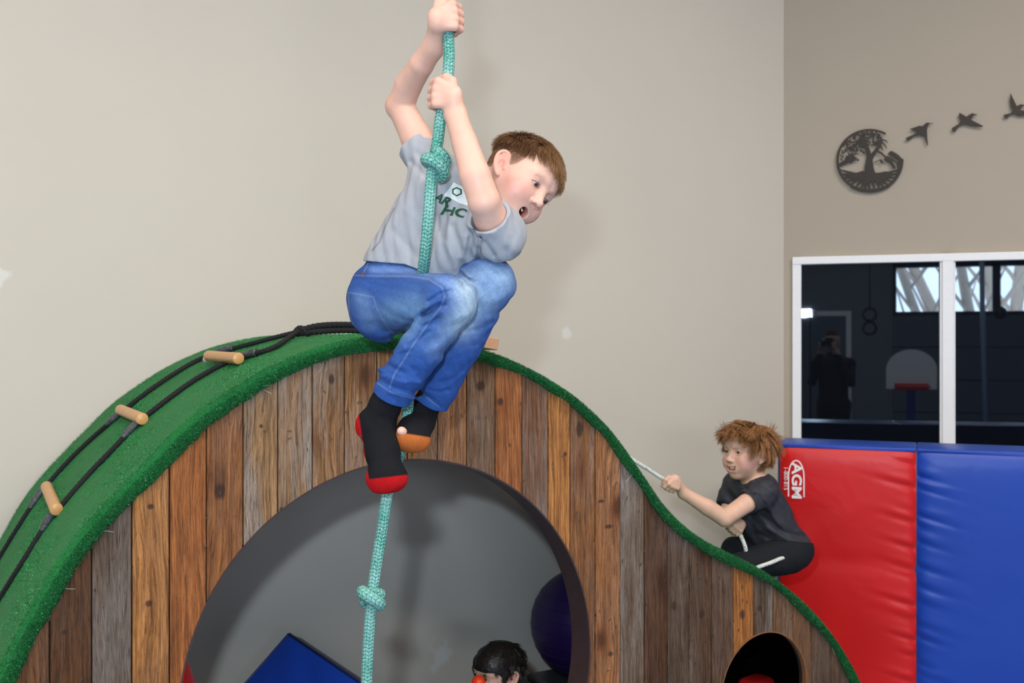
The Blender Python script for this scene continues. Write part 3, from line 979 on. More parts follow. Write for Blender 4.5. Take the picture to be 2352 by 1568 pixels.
SMILE = [(-3.0, 7.05, -4.0), (-1.4, 8.1, -5.55), (1.4, 8.1, -5.55), (3.0, 7.05, -4.0)]


def mouth_ring(n=14):
    out = []
    for a in np.linspace(0, 2 * math.pi, n + 1):
        x = 2.05 * math.cos(a); z = -5.75 + (1.36 if math.sin(a) > 0 else 1.58) * math.sin(a)
        out.append((x, 8.05 - 0.22 * x * x - (0.35 if math.sin(a) < 0 else 0.0) * abs(math.sin(a)), z))
    return out


# ---------------------------------------------------------------- head, in centimetres: x = the person's right, y = forward, z = up
def add_head(s, F, mouth='open', lid=0.40, ears=(1, -1), mo=(0.0, 0.0), eo=(0.60, 0.40)):
    M = lambda pts: [(x, y + mo[0], z + mo[1]) for x, y, z in pts]
    e = lambda c, r, k=0.0, mode='u', rot=None: s.ell(c, r, k, mode, F, rot)
    e((0, -1.2, 3.2), (7.3, 9.0, 7.7))
    e((0, 4.0, 4.0), (5.6, 4.5, 4.6), 2.5)
    e((0, 2.2, -2.3), (5.9, 5.6, 6.7), 3.0)
    e((0, 2.9, -5.8), (4.6, 4.0, 3.4), 2.5)
    e((0, 5.4, -8.0), (2.0, 1.7, 1.4), 1.8)
    for sx in (1, -1):
        e((sx * 3.6, 5.0, -3.3), (2.8, 2.7, 2.8), 2.2)
        s.cap((sx * 1.4, 7.7, 2.45), (sx * 4.3, 6.4, 2.3), 0.75, 0.65, 1.4, 'u', F)
    for sx in (1, -1): e((sx * 3.1, 8.7, 0.75), (2.1, 1.5, 1.2), 1.3, 's')
    s.cap((0, 7.6, 1.2), (0, 9.1, -1.9), 0.7, 0.85, 1.3, 'u', F)
    e((0, 9.35, -2.25), (0.95, 0.95, 0.85), 0.8)
    for sx in (1, -1): e((sx * 1.05, 8.6, -2.65), (0.7, 0.85, 0.6), 0.5)
    for sx in (1, -1): e((sx * 0.62, 9.05, -3.15), (0.36, 0.5, 0.32), 0.2, 's')
    e(M([(0, 6.9, -5.4)])[0], (3.0, 1.7, 2.0), 1.4)
    if mouth == 'open':
        rg = M(mouth_ring())
        s.chain(rg, [0.42 if z < -5.8 else 0.36 for x, y, z in mouth_ring()], 0.30, 'u', F)
        e(M([(0, 7.4, -5.75)])[0], (1.90, 2.7, 1.32), 0.18, 's')
    elif mouth == 'smile':
        s.chain(M([(-3.3, 6.5, -3.6), (-1.6, 7.85, -4.85), (1.6, 7.85, -4.85), (3.3, 6.5, -3.6)]), [0.22, 0.36, 0.36, 0.25], 0.35, 'u', F)
        s.chain(M([(-3.3, 6.5, -3.8), (-1.7, 7.6, -6.65), (1.7, 7.6, -6.65), (3.3, 6.5, -3.8)]), [0.22, 0.44, 0.44, 0.25], 0.35, 'u', F)
        s.chain(M(SMILE), [0.32, 0.74, 0.74, 0.32], 0.08, 's', F)
        s.chain(M([(-1.2, 6.9, -5.6), (1.2, 6.9, -5.6)]), [0.6, 0.6], 0.1, 's', F)
        for sx in (1, -1): e((sx * 3.9, 5.5, -2.2), (1.8, 1.9, 1.4), 1.2)
    else:
        s.chain(M([(-2.0, 7.6, -5.4), (-0.6, 8.45, -5.1), (0.6, 8.45, -5.1), (2.0, 7.6, -5.4)]), [0.3, 0.42, 0.42, 0.3], 0.35, 'u', F)
        s.chain(M([(-2.0, 7.6, -5.5), (0, 8.3, -6.0), (2.0, 7.6, -5.5)]), [0.3, 0.5, 0.3], 0.35, 'u', F)
    for sx in (1, -1):                                    # lids over the eyeball, then the slit
        e((sx * 3.05, 6.45, 0.75), (1.52, 1.45, 1.42), 0.5)
        e((sx * 3.08, 7.75, eo[0]), (1.30, 1.0, eo[1]), 0.08, 's', rot=np.array([[math.cos(.06 * sx), 0, math.sin(.06 * sx)], [0, 1, 0], [-math.sin(.06 * sx), 0, math.cos(.06 * sx)]]))
    for sx in (1, -1):                                    # crease over the lid
        s.chain([(sx * 1.75, 7.75, eo[0] + eo[1] + 0.30), (sx * 3.0, 7.95, eo[0] + eo[1] + 0.55), (sx * 4.3, 7.15, eo[0] + eo[1] + 0.25)], [0.10, 0.13, 0.08], 0.22, 's', F)
    for sx in ears:
        X = lambda f: sx * (6.35 + max(0.0, 0.6 - f) * 0.40)
        e((sx * 6.9, -1.25, 0.0), (0.85, 1.9, 2.9), 0.5, 'u', np.array([[math.cos(.42), -sx * math.sin(.42) * -1, 0], [sx * math.sin(.42) * -1, math.cos(.42), 0], [0, 0, 1]]).T)
        hel = [(0.35, 0.2), (0.45, 1.5), (-0.5, 2.55), (-1.7, 2.6), (-2.65, 1.5), (-2.75, 0.0), (-2.2, -1.5), (-1.3, -2.6)]
        hel = spline([(f - 0.22 * h, h) for f, h in hel], 22)
        s.chain([(X(f) + sx * 0.32, f, h) for f, h in hel], list(np.linspace(0.34, 0.44, 22)), 0.10, 'u', F)
        s.cap((X(-.2) + sx * 0.15, -0.1, -2.9), (X(-.8) + sx * .15, -0.7, -2.6), 0.55, 0.5, 0.3, 'u', F)
        e((X(-.6) + sx * 1.05, -0.75, -0.5), (0.95, 0.85, 1.15), 0.35, 's')
        e((X(-1.5) + sx * 1.25, -1.55, 1.35), (0.75, 0.75, 0.85), 0.35, 's')
        e((X(.2) + sx * 0.35, 0.35, -0.9), (0.35, 0.45, 0.6), 0.3)
    return s


def skin_colors(p, F, mouth, base=(0.66, 0.39, 0.285), brow=(0.22, 0.11, 0.055), extra=None, brow_s=0.6, mo=(0.0, 0.0), scalp=None, line=None, eo=(0.60, 0.40)):
    q = F.local(p.astype(np.float32)).astype(float)
    c = np.tile(np.array(base), (len(p), 1))
    onhead = (np.linalg.norm(q - [0, 0, 0], axis=1) < 14)

    def blend(w, rgb):
        w = np.clip(w, 0, 1)[:, None] * onhead[:, None]; c[:] = c * (1 - w) + np.array(rgb) * w
    for sx in (1, -1):
        blend(0.80 * np.exp(-(((q - [sx * 4.6, 5.0, -3.0]) / [2.8, 3.6, 2.6]) ** 2).sum(1)), (0.60, 0.25, 0.235))
        blend(0.55 * np.exp(-(((q - [sx * 7.4, -1.2, 0]) / [1.2, 2.4, 3.2]) ** 2).sum(1)), (0.66, 0.24, 0.19))
        blend(0.5 * np.exp(-(((q - [sx * 3.1, 7.6, 0.6]) / [1.8, 1.6, 1.1]) ** 2).sum(1)), (0.50, 0.22, 0.17))
        d = seg_dist(q, [(sx * 1.5, 8.2, 2.50), (sx * 3.0, 7.8, 2.85), (sx * 4.6, 6.6, 2.15)])
        blend(brow_s * np.exp(-(d / 0.42) ** 2), brow)
        d = seg_dist(q[:, [0, 2]], [(sx * 1.8, eo[0] + 0.05), (sx * 2.4, eo[0] + eo[1] * 0.95), (sx * 3.1, eo[0] + eo[1] * 1.12), (sx * 3.9, eo[0] + eo[1] * 0.85), (sx * 4.38, eo[0])])
        blend(0.9 * np.exp(-(d / 0.15) ** 2) * (q[:, 1] > 5.5), (0.07, 0.03, 0.02))
        blend(0.9 * np.exp(-(((q - [sx * 0.62, 9.1, -3.1]) / [0.35, 0.5, 0.3]) ** 2).sum(1)), (0.16, 0.05, 0.04))
    blend(0.35 * np.exp(-(((q - [0, 9.3, -2.3]) / [1.2, 1.2, 1.0]) ** 2).sum(1)), (0.66, 0.27, 0.20))
    lip = (0.48, 0.135, 0.125)
    if mouth == 'open':
        up = dn = mouth_ring(); op = ((0, 7.4, -5.75), (2.0, 2.8, 1.4))
    elif mouth == 'smile':
        up = [(-3.3, 6.5, -3.6), (-1.6, 8.0, -4.85), (1.6, 8.0, -4.85), (3.3, 6.5, -3.6)]; dn = [(-3.3, 6.5, -3.8), (-1.7, 7.8, -6.65), (1.7, 7.8, -6.65), (3.3, 6.5, -3.8)]; op = None
    else:
        up = [(-2.0, 7.6, -5.4), (0, 8.6, -5.1), (2.0, 7.6, -5.4)]; dn = [(-2.0, 7.6, -5.5), (0, 8.4, -6.0), (2.0, 7.6, -5.5)]; op = None
    ofs = np.array([0, mo[0], mo[1]]); up = np.array(up) + ofs; dn = np.array(dn) + ofs
    blend(0.85 * np.exp(-(seg_dist(q, up) / 0.50) ** 4), lip); blend(0.85 * np.exp(-(seg_dist(q, dn) / 0.55) ** 4), lip)
    if op:
        k = (((q - np.array(op[0]) - ofs) / np.array(op[1])) ** 2).sum(1)
        blend(np.clip((1.25 - k) / 0.15, 0, 1) * np.clip((7.85 - 0.22 * q[:, 0] ** 2 + mo[0] - q[:, 1]) / 0.25, 0, 1), (0.060, 0.012, 0.012))
    if mouth == 'smile':
        dd = seg_dist(q - ofs, np.array(SMILE) - [0, 0.5, 0])
        blend(np.clip((0.88 - dd) / 0.12, 0, 1) * np.clip((7.75 - 0.17 * q[:, 0] ** 2 + mo[0] - q[:, 1]) / 0.2, 0, 1), (0.07, 0.014, 0.013))
    if scalp is not None:
        w = (q - [0, -1.2, 3.2]) / np.array([7.3, 9.0, 7.7]); k0 = np.linalg.norm(w, axis=1); az = np.degrees(np.arctan2(q[:, 0], q[:, 1] + 0.8))
        blend(np.clip((q[:, 2] - (line or hairline)(az) + 0.2) / 1.3, 0, 1) * ((k0 - 1) * 7 < 0.25) * (k0 > 0.75) * 0.93, scalp)
    if extra is not None: extra(p, c)
    return c


M_skin = vcol('skin', 0.46, 0.10, 900, 0.05, sss=0.12, spec=0.35)
M_eye = vcol('eye', 0.08, var=0.0, spec=0.6)
M_teeth = simple('teeth', (0.80, 0.77, 0.70), 0.25, var=0.03)


def add_eyes(parent, F, gaze, iris=(0.10, 0.05, 0.025), r=1.30):
    for sx in (1, -1):
        bm = bmesh.new(); bmesh.ops.create_uvsphere(bm, u_segments=32, v_segments=24, radius=r * F.s)
        me = bpy.data.meshes.new('eye'); bm.to_mesh(me); bm.free()
        v = verts_of(me); g = F.R @ (np.array(gaze, float) / np.linalg.norm(gaze))
        a = np.arccos(np.clip(v @ g / (r * F.s), -1, 1))
        c = np.tile(np.array((0.44, 0.41, 0.39)), (len(v), 1)); c[a < 0.50] = iris; c[a < 0.24] = (0.006, 0.005, 0.005)
        set_colors(me, c)
        o = obj('eye', me, M_eye, parent, True); o.location = F.world([[sx * 3.05, 6.45, 0.75]])[0]


def strands(name, paths, radius, colors, sides=2):
    """many tapering hairs as one mesh; paths (n, m, 3)"""
    n, m, _ = paths.shape
    t = np.gradient(paths, axis=1); t /= np.linalg.norm(t, axis=2)[..., None] + 1e-9
    ref = np.random.default_rng(1).normal(size=(n, 1, 3)); a = np.cross(t, ref); a /= np.linalg.norm(a, axis=2)[..., None] + 1e-9
    b = np.cross(t, a)
    taper = np.linspace(1.0, 0.25, m)[None, :, None] * np.asarray(radius).reshape(-1, 1, 1)
    if sides == 2:                                         # flat ribbons
        v = np.stack([paths - taper * a, paths + taper * a], 2).reshape(-1, 3)
        i = (np.arange(n)[:, None] * m + np.arange(m - 1)[None, :]) * 2
        f = np.stack([i, i + 1, i + 3, i + 2], -1).reshape(-1, 4)
    else:
        ring = [paths + taper * (math.cos(w) * a + math.sin(w) * b) for w in np.linspace(0, 2 * math.pi, sides, endpoint=False)]
        v = np.stack(ring, 2).reshape(-1, 3)
        i = (np.arange(n)[:, None, None] * m + np.arange(m - 1)[None, :, None]) * sides; j = np.arange(sides)[None, None, :]; j2 = (j + 1) % sides
        f = np.stack([i + j, i + j2, i + sides + j2, i + sides + j], -1).reshape(-1, 4)
    me = fastmesh(name, v, f); set_colors(me, np.repeat(colors, m * sides, 0))
    me.polygons.foreach_set('use_smooth', np.ones(len(me.polygons), bool))
    return me


def hairline(az):
    """lowest height (cm) with hair for an angle from the front, degrees"""
    return np.interp(np.abs(az), [0, 25, 42, 56, 66, 76, 86, 96, 106, 122, 140, 180], [6.0, 6.3, 5.8, 4.2, 0.9, -0.4, 2.0, 2.8, 1.6, -2.0, -4.6, -5.2])


def scalp_points(n, rng, line=hairline, jitter=0.35):
    out = []
    while len(out) < n:
        v = rng.normal(size=(n, 3)); v /= np.linalg.norm(v, axis=1)[:, None]
        p = v * [7.3, 9.0, 7.7] + [0, -1.2, 3.2]
        az = np.degrees(np.arctan2(p[:, 0], p[:, 1] + 0.8))
        ok = p[:, 2] > line(az) + rng.normal(size=n) * jitter
        # follow the narrower head below the skull's widest part
        q = p[ok]; low = q[:, 2] < 0; q[low, :2] *= (1 - 0.010 * np.clip(-q[low, 2:3], 0, 6) ** 1.4)
        out += list(q)
    p = np.array(out[:n]); nrm = (p - [0, -1.2, 3.2]) / np.array([7.3, 9.0, 7.7]) ** 2
    return p, nrm / np.linalg.norm(nrm, axis=1)[:, None]


def hand(s, O, a, w, c, sc=1.0, wrist=None, wrist_r=0.024, curl=1.0):
    """a fist closed round a rope through O running along a; w points from wrist to knuckles, c out of the back of the hand"""
    a = np.asarray(a, float); a /= np.linalg.norm(a); w = np.asarray(w, float); w -= a * (w @ a); w /= np.linalg.norm(w)
    c = np.asarray(c, float); c -= a * (c @ a) + w * (c @ w); c /= np.linalg.norm(c)
    F = Frame(np.stack([w, a, c], 1), O, sc)
    ai = (0.0275, 0.0095, -0.0085, -0.0255); sh = (0.0, 0.0015, 0.0, -0.0035)
    for i in range(4):
        x = ai[i]; e = sh[i]
        s.cap((-0.030, x * 0.55 - 0.004, 0.021), (0.014 + e, x, 0.0275), 0.0125, 0.0108, 0.010, 'u', F)
    if wrist is not None:
        wl_ = F.local(np.asarray(wrist, np.float32)[None])[0]
        s.cap(wl_, (-0.026, -0.003, 0.021), wrist_r / sc, 0.0185, 0.016, 'u', F)
    for i in range(4):
        x = ai[i]; e = sh[i]; rr = (0.0096, 0.0098, 0.0094, 0.0083)[i]
        s.chain([(0.014 + e, x, 0.0275), (0.0315 + e, x * 1.03, 0.0075), (0.0225 + e, x * 1.0, -0.0195), (-0.004, x * 0.96, -0.0235)], [rr * 1.06, rr, rr * 0.95, rr * 0.82], 0.0032, 'u', F)
    s.chain([(-0.026, 0.010, 0.016), (-0.017, 0.034, 0.018), (0.000, 0.0435, 0.014), (0.016, 0.041, 0.004)], [0.0125, 0.0112, 0.0098, 0.0082], 0.004, 'u', F)
    return F

# ================================================================ THE CLIMBING ROPE (teal, knotted)
ROPE_R = 0.0140
rope_px = [(1008, -140, 2.42), (1010, -40, 2.42), (1014, 0, 2.42), (1026, 50, 2.42), (1031, 110, 2.415), (1030, 160, 2.41), (1024, 215, 2.41), (1012, 270, 2.41), (1005, 325, 2.41), (995, 375, 2.405),
           (989, 430, 2.405), (985, 480, 2.405), (981, 530, 2.41), (977, 575, 2.425), (973, 610, 2.45), (968, 650, 2.50), (958, 720, 2.545), (950, 800, 2.555), (942, 880, 2.545), (934, 960, 2.52), (918, 1040, 2.50), (893, 1120, 2.48),
           (884, 1170, 2.47), (877, 1220, 2.47), (868, 1275, 2.47), (861, 1320, 2.47), (855, 1370, 2.47), (850, 1420, 2.47), (846, 1480, 2.47), (842, 1568, 2.47), (838, 1700, 2.47), (836, 1900, 2.47), (835, 2150, 2.47)]
rope_pts = [P(*q) for q in rope_px]
top_ = rope_pts[0]
up_pts = [V3(top_[0] - 0.02 - 0.0 * k, top_[1] + 0.004, z) for k, z in enumerate(np.linspace(4.55, top_[2] + 0.2, 6))]
rope_path = spline(up_pts + rope_pts, 1500)


def rope_material(name, c0, c1, c2):
    n = NT(name)
    uv = n.n('ShaderNodeAttribute'); uv.attribute_name = 'rope_uv'
    sep = n.n('ShaderNodeSeparateXYZ'); n.link(uv.outputs['Vector'], sep.inputs[0])
    c = n.coord()
    # woven chevrons: two families of slanted yarns
    u = sep.outputs[0]; v = sep.outputs[1]
    y1 = n.math('ADD', n.math('MULTIPLY', u, 2.0), v); y2 = n.math('SUBTRACT', n.math('MULTIPLY', u, 2.0), v)
    over = n.math('GREATER_THAN', n.math('SINE', n.math('MULTIPLY', v, math.pi)), 0.0)
    ph = n.math('ADD', n.math('MULTIPLY', y1, over), n.math('MULTIPLY', y2, n.math('SUBTRACT', 1.0, over)))
    yarn = n.math('ABSOLUTE', n.math('SINE', n.math('MULTIPLY', ph, math.pi / 2)))
    gap = n.math('ABSOLUTE', n.math('SINE', n.math('MULTIPLY', v, math.pi)))
    hgt = n.math('MULTIPLY', n.math('POWER', yarn, 0.5), n.math('POWER', n.math('MAXIMUM', gap, 0.001), 0.35))
    f1 = n.noise(c, 420, 3, 0.7); f2 = n.noise(c, 11, 3, 0.6)
    k = n.mix(n.ramp(f2, [(0.38, (0,) * 3), (0.60, (1,) * 3)]), c0, c1)
    k = n.mix(n.ramp(f1, [(0.46, (0,) * 3), (0.66, (0.85,) * 3)]), k, c2)
    k = n.mix(n.ramp(hgt, [(0.15, (0.72,) * 3), (0.6, (0,) * 3)]), k, n.mix(1.0, k, (0.10, 0.28, 0.26), 'MULTIPLY'))
    n.set(n.b, Base_Color=k, Roughness=0.75)
    n.b.inputs['Specular IOR Level'].default_value = 0.25
    n.bump(hgt, 0.8, 0.003)
    return n.m


def rope_mesh(name, path, r, sides=24, yarn=0.0088, around=10):
    """smooth tube carrying its own along/around coordinates for the weave"""
    me = tube(name, path, r, sides)
    L = np.r_[0, np.cumsum(np.linalg.norm(np.diff(path, axis=0), axis=1))]
    at = me.attributes.new('rope_uv', 'FLOAT_VECTOR', 'CORNER')
    nv = len(me.loops); vi = np.empty(nv, np.int32); me.loops.foreach_get('vertex_index', vi)
    uvv = np.zeros((nv, 3), np.float32)
    uvv[:, 0] = L[vi // sides] / yarn; ang = (vi % sides).astype(float)
    # close the seam
    ls = np.empty(len(me.polygons), np.int32); me.polygons.foreach_get('loop_start', ls); lt = np.empty(len(me.polygons), np.int32); me.polygons.foreach_get('loop_total', lt)
    for k in range(4):
        q = ls[lt == 4]
        pass
    quad = ls[lt == 4]; A = ang[quad[:, None] + np.arange(4)]
    wrap = (A.max(1) - A.min(1)) > sides / 2
    for k in range(4):
        idx = quad[wrap] + k; ang[idx] = np.where(ang[idx] == 0, sides, ang[idx])
    uvv[:, 1] = ang / sides * around
    at.data.foreach_set('vector', uvv.ravel())
    return me


M_rope = rope_material('teal_rope', srgb(20, 142, 124), srgb(112, 176, 168), srgb(196, 222, 216))
rope = empty('climbing_rope', (rope_path[-1][0], rope_path[-1][1], 0))
RO = Vector(rope.location)


def under(o, root):                            # keep world-space mesh data while hanging it below a placed Empty
    o.parent = root; o.matrix_parent_inverse = root.matrix_world.inverted() if False else Matrix.Translation(-Vector(root.location))
    return o


under(obj('rope_body', rope_mesh('rope_body', rope_path, ROPE_R), M_rope), rope)
tag(rope, 'thick teal braided climbing rope with overhand knots gripped by the boy', 'rope')


def knot(center, axis, size, seed):
    """an overhand knot: fat turns of the same rope round the standing part"""
    ax = np.asarray(axis, float); ax /= np.linalg.norm(ax)
    e1 = np.cross(ax, V3(0, 1, 0)); e1 /= np.linalg.norm(e1); e2 = np.cross(ax, e1)
    c = np.asarray(center, float)
    pts = []
    for t in np.linspace(0, 1, 90):
        a = seed + t * 2 * math.pi * 1.75
        rr = size * (0.62 + 0.42 * math.sin(math.pi * t))
        h = size * (0.95 - 1.9 * t) + size * 0.42 * math.sin(a + 0.7)
        pts.append(c + e1 * rr * math.cos(a) + e2 * rr * math.sin(a) * 1.0 + ax * h)
    return spline(pts, 130)


for (q, sz, sd) in (((1002, 376, 2.400), 0.0235, 0.6), ((853, 1372, 2.470), 0.0235, 2.2)):
    c = P(*q); up = P(q[0] + 9, q[1] - 60, q[2]) - c
    kp = knot(c, up, sz, sd)
    tag(under(obj('knot', rope_mesh('knot', kp, np.interp(np.linspace(0, 1, len(kp)), [0, .08, .92, 1], [0.006, 0.0155, 0.0155, 0.006]), 20), M_rope), rope), 'overhand knot in the rope')

# ================================================================ THE BOY ON THE ROPE
Rh = np.array([[-0.362, 0.686, 0.631], [-0.764, -0.607, 0.221], [0.535, -0.401, 0.744]])
u_, s_, v_ = np.linalg.svd(Rh); Rh = u_ @ v_
HS = 1.065
FA = Frame(Rh, V3(0.011, 2.344, 0.368) * HS + V3(0, 0, CAMZ), 0.01 * HS)

body = Solid()
shR, elR, wrR = P(1000, 398, 2.55), P(920, 243, 2.585), P(996, 108, 2.45)
shL, elL, wrL = P(1146, 540, 2.41), P(1103, 452, 2.31), P(1046, 262, 2.395)
# torso and legs under the clothes
body.chain([P(1010, 450, 2.54), P(915, 600, 2.61), P(885, 690, 2.62)], [0.055, 0.045, 0.045], 0.03)
body.chain([P(1095, 525, 2.48), P(985, 632, 2.58), P(925, 690, 2.67)], [0.055, 0.042, 0.045], 0.03)
body.chain([shR, P(1075, 455, 2.52), shL], [0.040, 0.055, 0.040], 0.03)
body.chain([P(885, 695, 2.58), P(1030, 692, 2.38), P(925, 860, 2.43), P(884, 930, 2.462), P(868, 975, 2.468), P(889, 1085, 2.41)], [0.040, 0.028, 0.024, 0.018, 0.018, 0.016], 0.006)
body.chain([P(930, 690, 2.68), P(1118, 652, 2.46), P(1000, 890, 2.55), P(972, 930, 2.57), P(945, 1000, 2.475)], [0.040, 0.028, 0.022, 0.018, 0.016], 0.006)
body.cap(P(945, 1000, 2.475), P(922, 990, 2.450), 0.014, 0.0115, 0.004)
# head and neck
MOA = (-1.15, 0.0)
EOA = (0.36, 0.40)
add_head(body, FA, 'open', mo=MOA, eo=EOA)
nk0 = FA.world([[0, -1.6, -3.0]])[0]
body.cap(nk0, P(1085, 452, 2.525), 0.052, 0.058, 0.03)
# arms
body.chain([shR, P(957, 318, 2.57), elR], [0.043, 0.0400, 0.0350], 0.006)
body.chain([elR, P(938, 195, 2.55), P(968, 148, 2.49), wrR], [0.0350, 0.0345, 0.0300, 0.0262], 0.006)
body.ell(P(904, 243, 2.59), (0.016, 0.022, 0.024), 0.02)
body.chain([shL, P(1127, 500, 2.36), P(1112, 462, 2.32), P(1092, 405, 2.318), P(1068, 330, 2.35), wrL], [0.045, 0.0395, 0.0372, 0.0362, 0.0305, 0.0262], 0.005)
ropedir = lambda y0, y1: P(*[np.interp(y0, [q[1] for q in rope_px], [q[k] for q in rope_px]) for k in range(3)]) - P(*[np.interp(y1, [q[1] for q in rope_px], [q[k] for q in rope_px]) for k in range(3)])
rope_at = lambda y: P(np.interp(y, [q[1] for q in rope_px], [q[0] for q in rope_px]), y, np.interp(y, [q[1] for q in rope_px], [q[2] for q in rope_px]))
HR_ = hand(body, rope_at(48), ropedir(20, 80), V3(0.95, 0.22, 0.12), V3(0.05, -1, 0.0), 1.02, wrR)
HL_ = hand(body, rope_at(223), ropedir(190, 250), V3(-0.95, 0.22, 0.1), V3(-0.05, -1, 0.0), 1.02, wrL)
me = body.mesh('person', 0.0021)


def paint_a(p, c):
    # redder elbows, knuckles and finger tips
    for ctr, r in ((P(903, 245, 2.58), 0.03), (P(1110, 440, 2.29), 0.02)):
        w = 0.35 * np.exp(-((p - ctr) ** 2).sum(1) / r ** 2)[:, None]; c[:] = c * (1 - w) + np.array((0.62, 0.28, 0.20)) * w
    for Fh in (HR_, HL_):
        q = Fh.local(p.astype(np.float32)); near = (np.abs(q).max(1) < 0.06)
        w = (0.30 * np.exp(-((q[:, 0] - 0.03) / 0.02) ** 2) * near)[:, None]; c[:] = c * (1 - w) + np.array((0.64, 0.29, 0.22)) * w
    d = np.linalg.norm(p - P(923, 229, 2.545), axis=1)


set_colors(me, skin_colors(verts_of(me), FA, 'open', base=(0.68, 0.405, 0.318), extra=paint_a, brow=(0.33, 0.17, 0.09), brow_s=0.5, mo=MOA, eo=EOA, scalp=(0.20, 0.105, 0.070)))
boyA = obj('person', me, M_skin)
tag(boyA, 'boy in grey t-shirt and faded blue jeans clinging to the teal rope', 'person')
add_eyes(boyA, FA, (-0.12, 0.92, -0.34), (0.075, 0.035, 0.018))
# teeth
tv_, tf_ = [], []
for k, x in enumerate(np.linspace(-0.9, 0.9, 4)):
    m_ = box_mesh('t', (x - 0.20, 5.9 - 0.2 * x * x, -5.35), (x + 0.20, 6.3 - 0.2 * x * x, -4.85), 0.09, 2)
    b = len(tv_); tv_ += [tuple(FA.world([tuple(v.co)])[0]) for v in m_.vertices]; tf_ += [tuple(b + i for i in f.vertices) for f in m_.polygons]; bpy.data.meshes.remove(m_)
obj('teeth', pydata('teeth', tv_, tf_), M_teeth, boyA, True)

# hair: short, combed forward from the crown, clipped round the ears
M_hair = vcol('hair', 0.42, var=0.15, spec=0.4)
rng = np.random.default_rng(4)
N = 24000
rp, rn = scalp_points(N, rng)
crown = V3(0.3, -5.0, 9.5)
clp = rng.normal(size=(220, 3)); own = np.argmin(((rp[:, None, :] - scalp_points(220, rng)[0][None]) ** 2).sum(2), 1)
flow = np.stack([rp[:, 0] * 0.10 - 0.15, np.ones(N), -0.6 * np.ones(N)], 1) + 0.30 * clp[own] + 0.12 * rng.normal(size=(N, 3))
flow -= rn * (flow * rn).sum(1)[:, None]; flow /= np.linalg.norm(flow, axis=1)[:, None]
down = np.stack([rp[:, 0] * 0.02, 0.25 + 0 * rp[:, 0], -np.ones(N)], 1); down -= rn * (down * rn).sum(1)[:, None]; down /= np.linalg.norm(down, axis=1)[:, None]
topw = np.clip((rp[:, 2] - 4.0) / 3.5, 0, 1)[:, None]
back = np.clip((-rp[:, 1] - 4) / 3, 0, 1)[:, None]
dr = flow * topw * (1 - back) + down * (1 - topw * (1 - back)); dr /= np.linalg.norm(dr, axis=1)[:, None]
ln = (0.55 + 2.9 * topw[:, 0]) * rng.uniform(0.7, 1.2, N)
lift = 0.10 + 0.16 * topw[:, 0] + 0.16 * rng.random(N)
ts = np.linspace(0, 1, 5)
paths = np.stack([rp + rn * (0.05 + 0.95 * topw + lift[:, None] * ln[:, None] * t * (1.05 - 0.5 * t)) + dr * ln[:, None] * t + np.array([0, 0, -0.10])[None] * ln[:, None] * t * t for t in ts], 1)
paths = FA.world(paths.reshape(-1, 3)).reshape(N, 5, 3)
g = rng.random((N, 1)); front = np.clip((rp[:, 1:2] - 0.0) / 7, 0, 1) * topw
hc = np.array((0.085, 0.036, 0.017)) * (1 - g) + np.array((0.27, 0.128, 0.052)) * g
hc = hc * (1 - 0.5 * front) + np.array((0.36, 0.19, 0.075)) * 0.5 * front
hair = obj('hair', strands('hair', paths, np.where(topw[:, 0] > 0.3, 0.00050, 0.00030), hc), M_hair, boyA)
tag(hair, 'short brown hair combed forward')
hair['kind'] = 'stuff'
# brow and lash hairs
bp, bc = [], []
for sx in (1, -1):
    for k in range(90):
        t = rng.random(); b0 = V3(sx * (1.5 + 3.1 * t), 8.15 - 1.55 * t * t, 2.42 + 0.42 * math.sin(t * 2.4) - 0.2 * t + rng.normal() * 0.13)
        dv = V3(sx * 0.45, -0.12 * t, 0.22 - 0.35 * t); bp.append([b0 + dv * s * 0.8 + V3(0, 0.05 * s, 0) for s in np.linspace(0, 1, 5)])
    for k in range(26):
        t = k / 25; x = 1.85 + 2.45 * t; b0 = V3(sx * x, 7.9 - 0.5 * (t - .4) ** 2, 0.95 - 0.5 * (2 * t - 1) ** 2)
        bp.append([b0 + V3(sx * (t - .4) * 0.25, 0.45, -0.10) * s * 0.9 + V3(0, 0, 0.10 * s * s) for s in np.linspace(0, 1, 5)])
bp = np.array(bp); bw = FA.world(bp.reshape(-1, 3)).reshape(len(bp), 5, 3)
eb = obj('eyebrows', strands('eyebrows', bw, 0.00028, np.tile((0.10, 0.05, 0.025), (len(bp), 1))), M_hair, boyA); eb['kind'] = 'stuff'

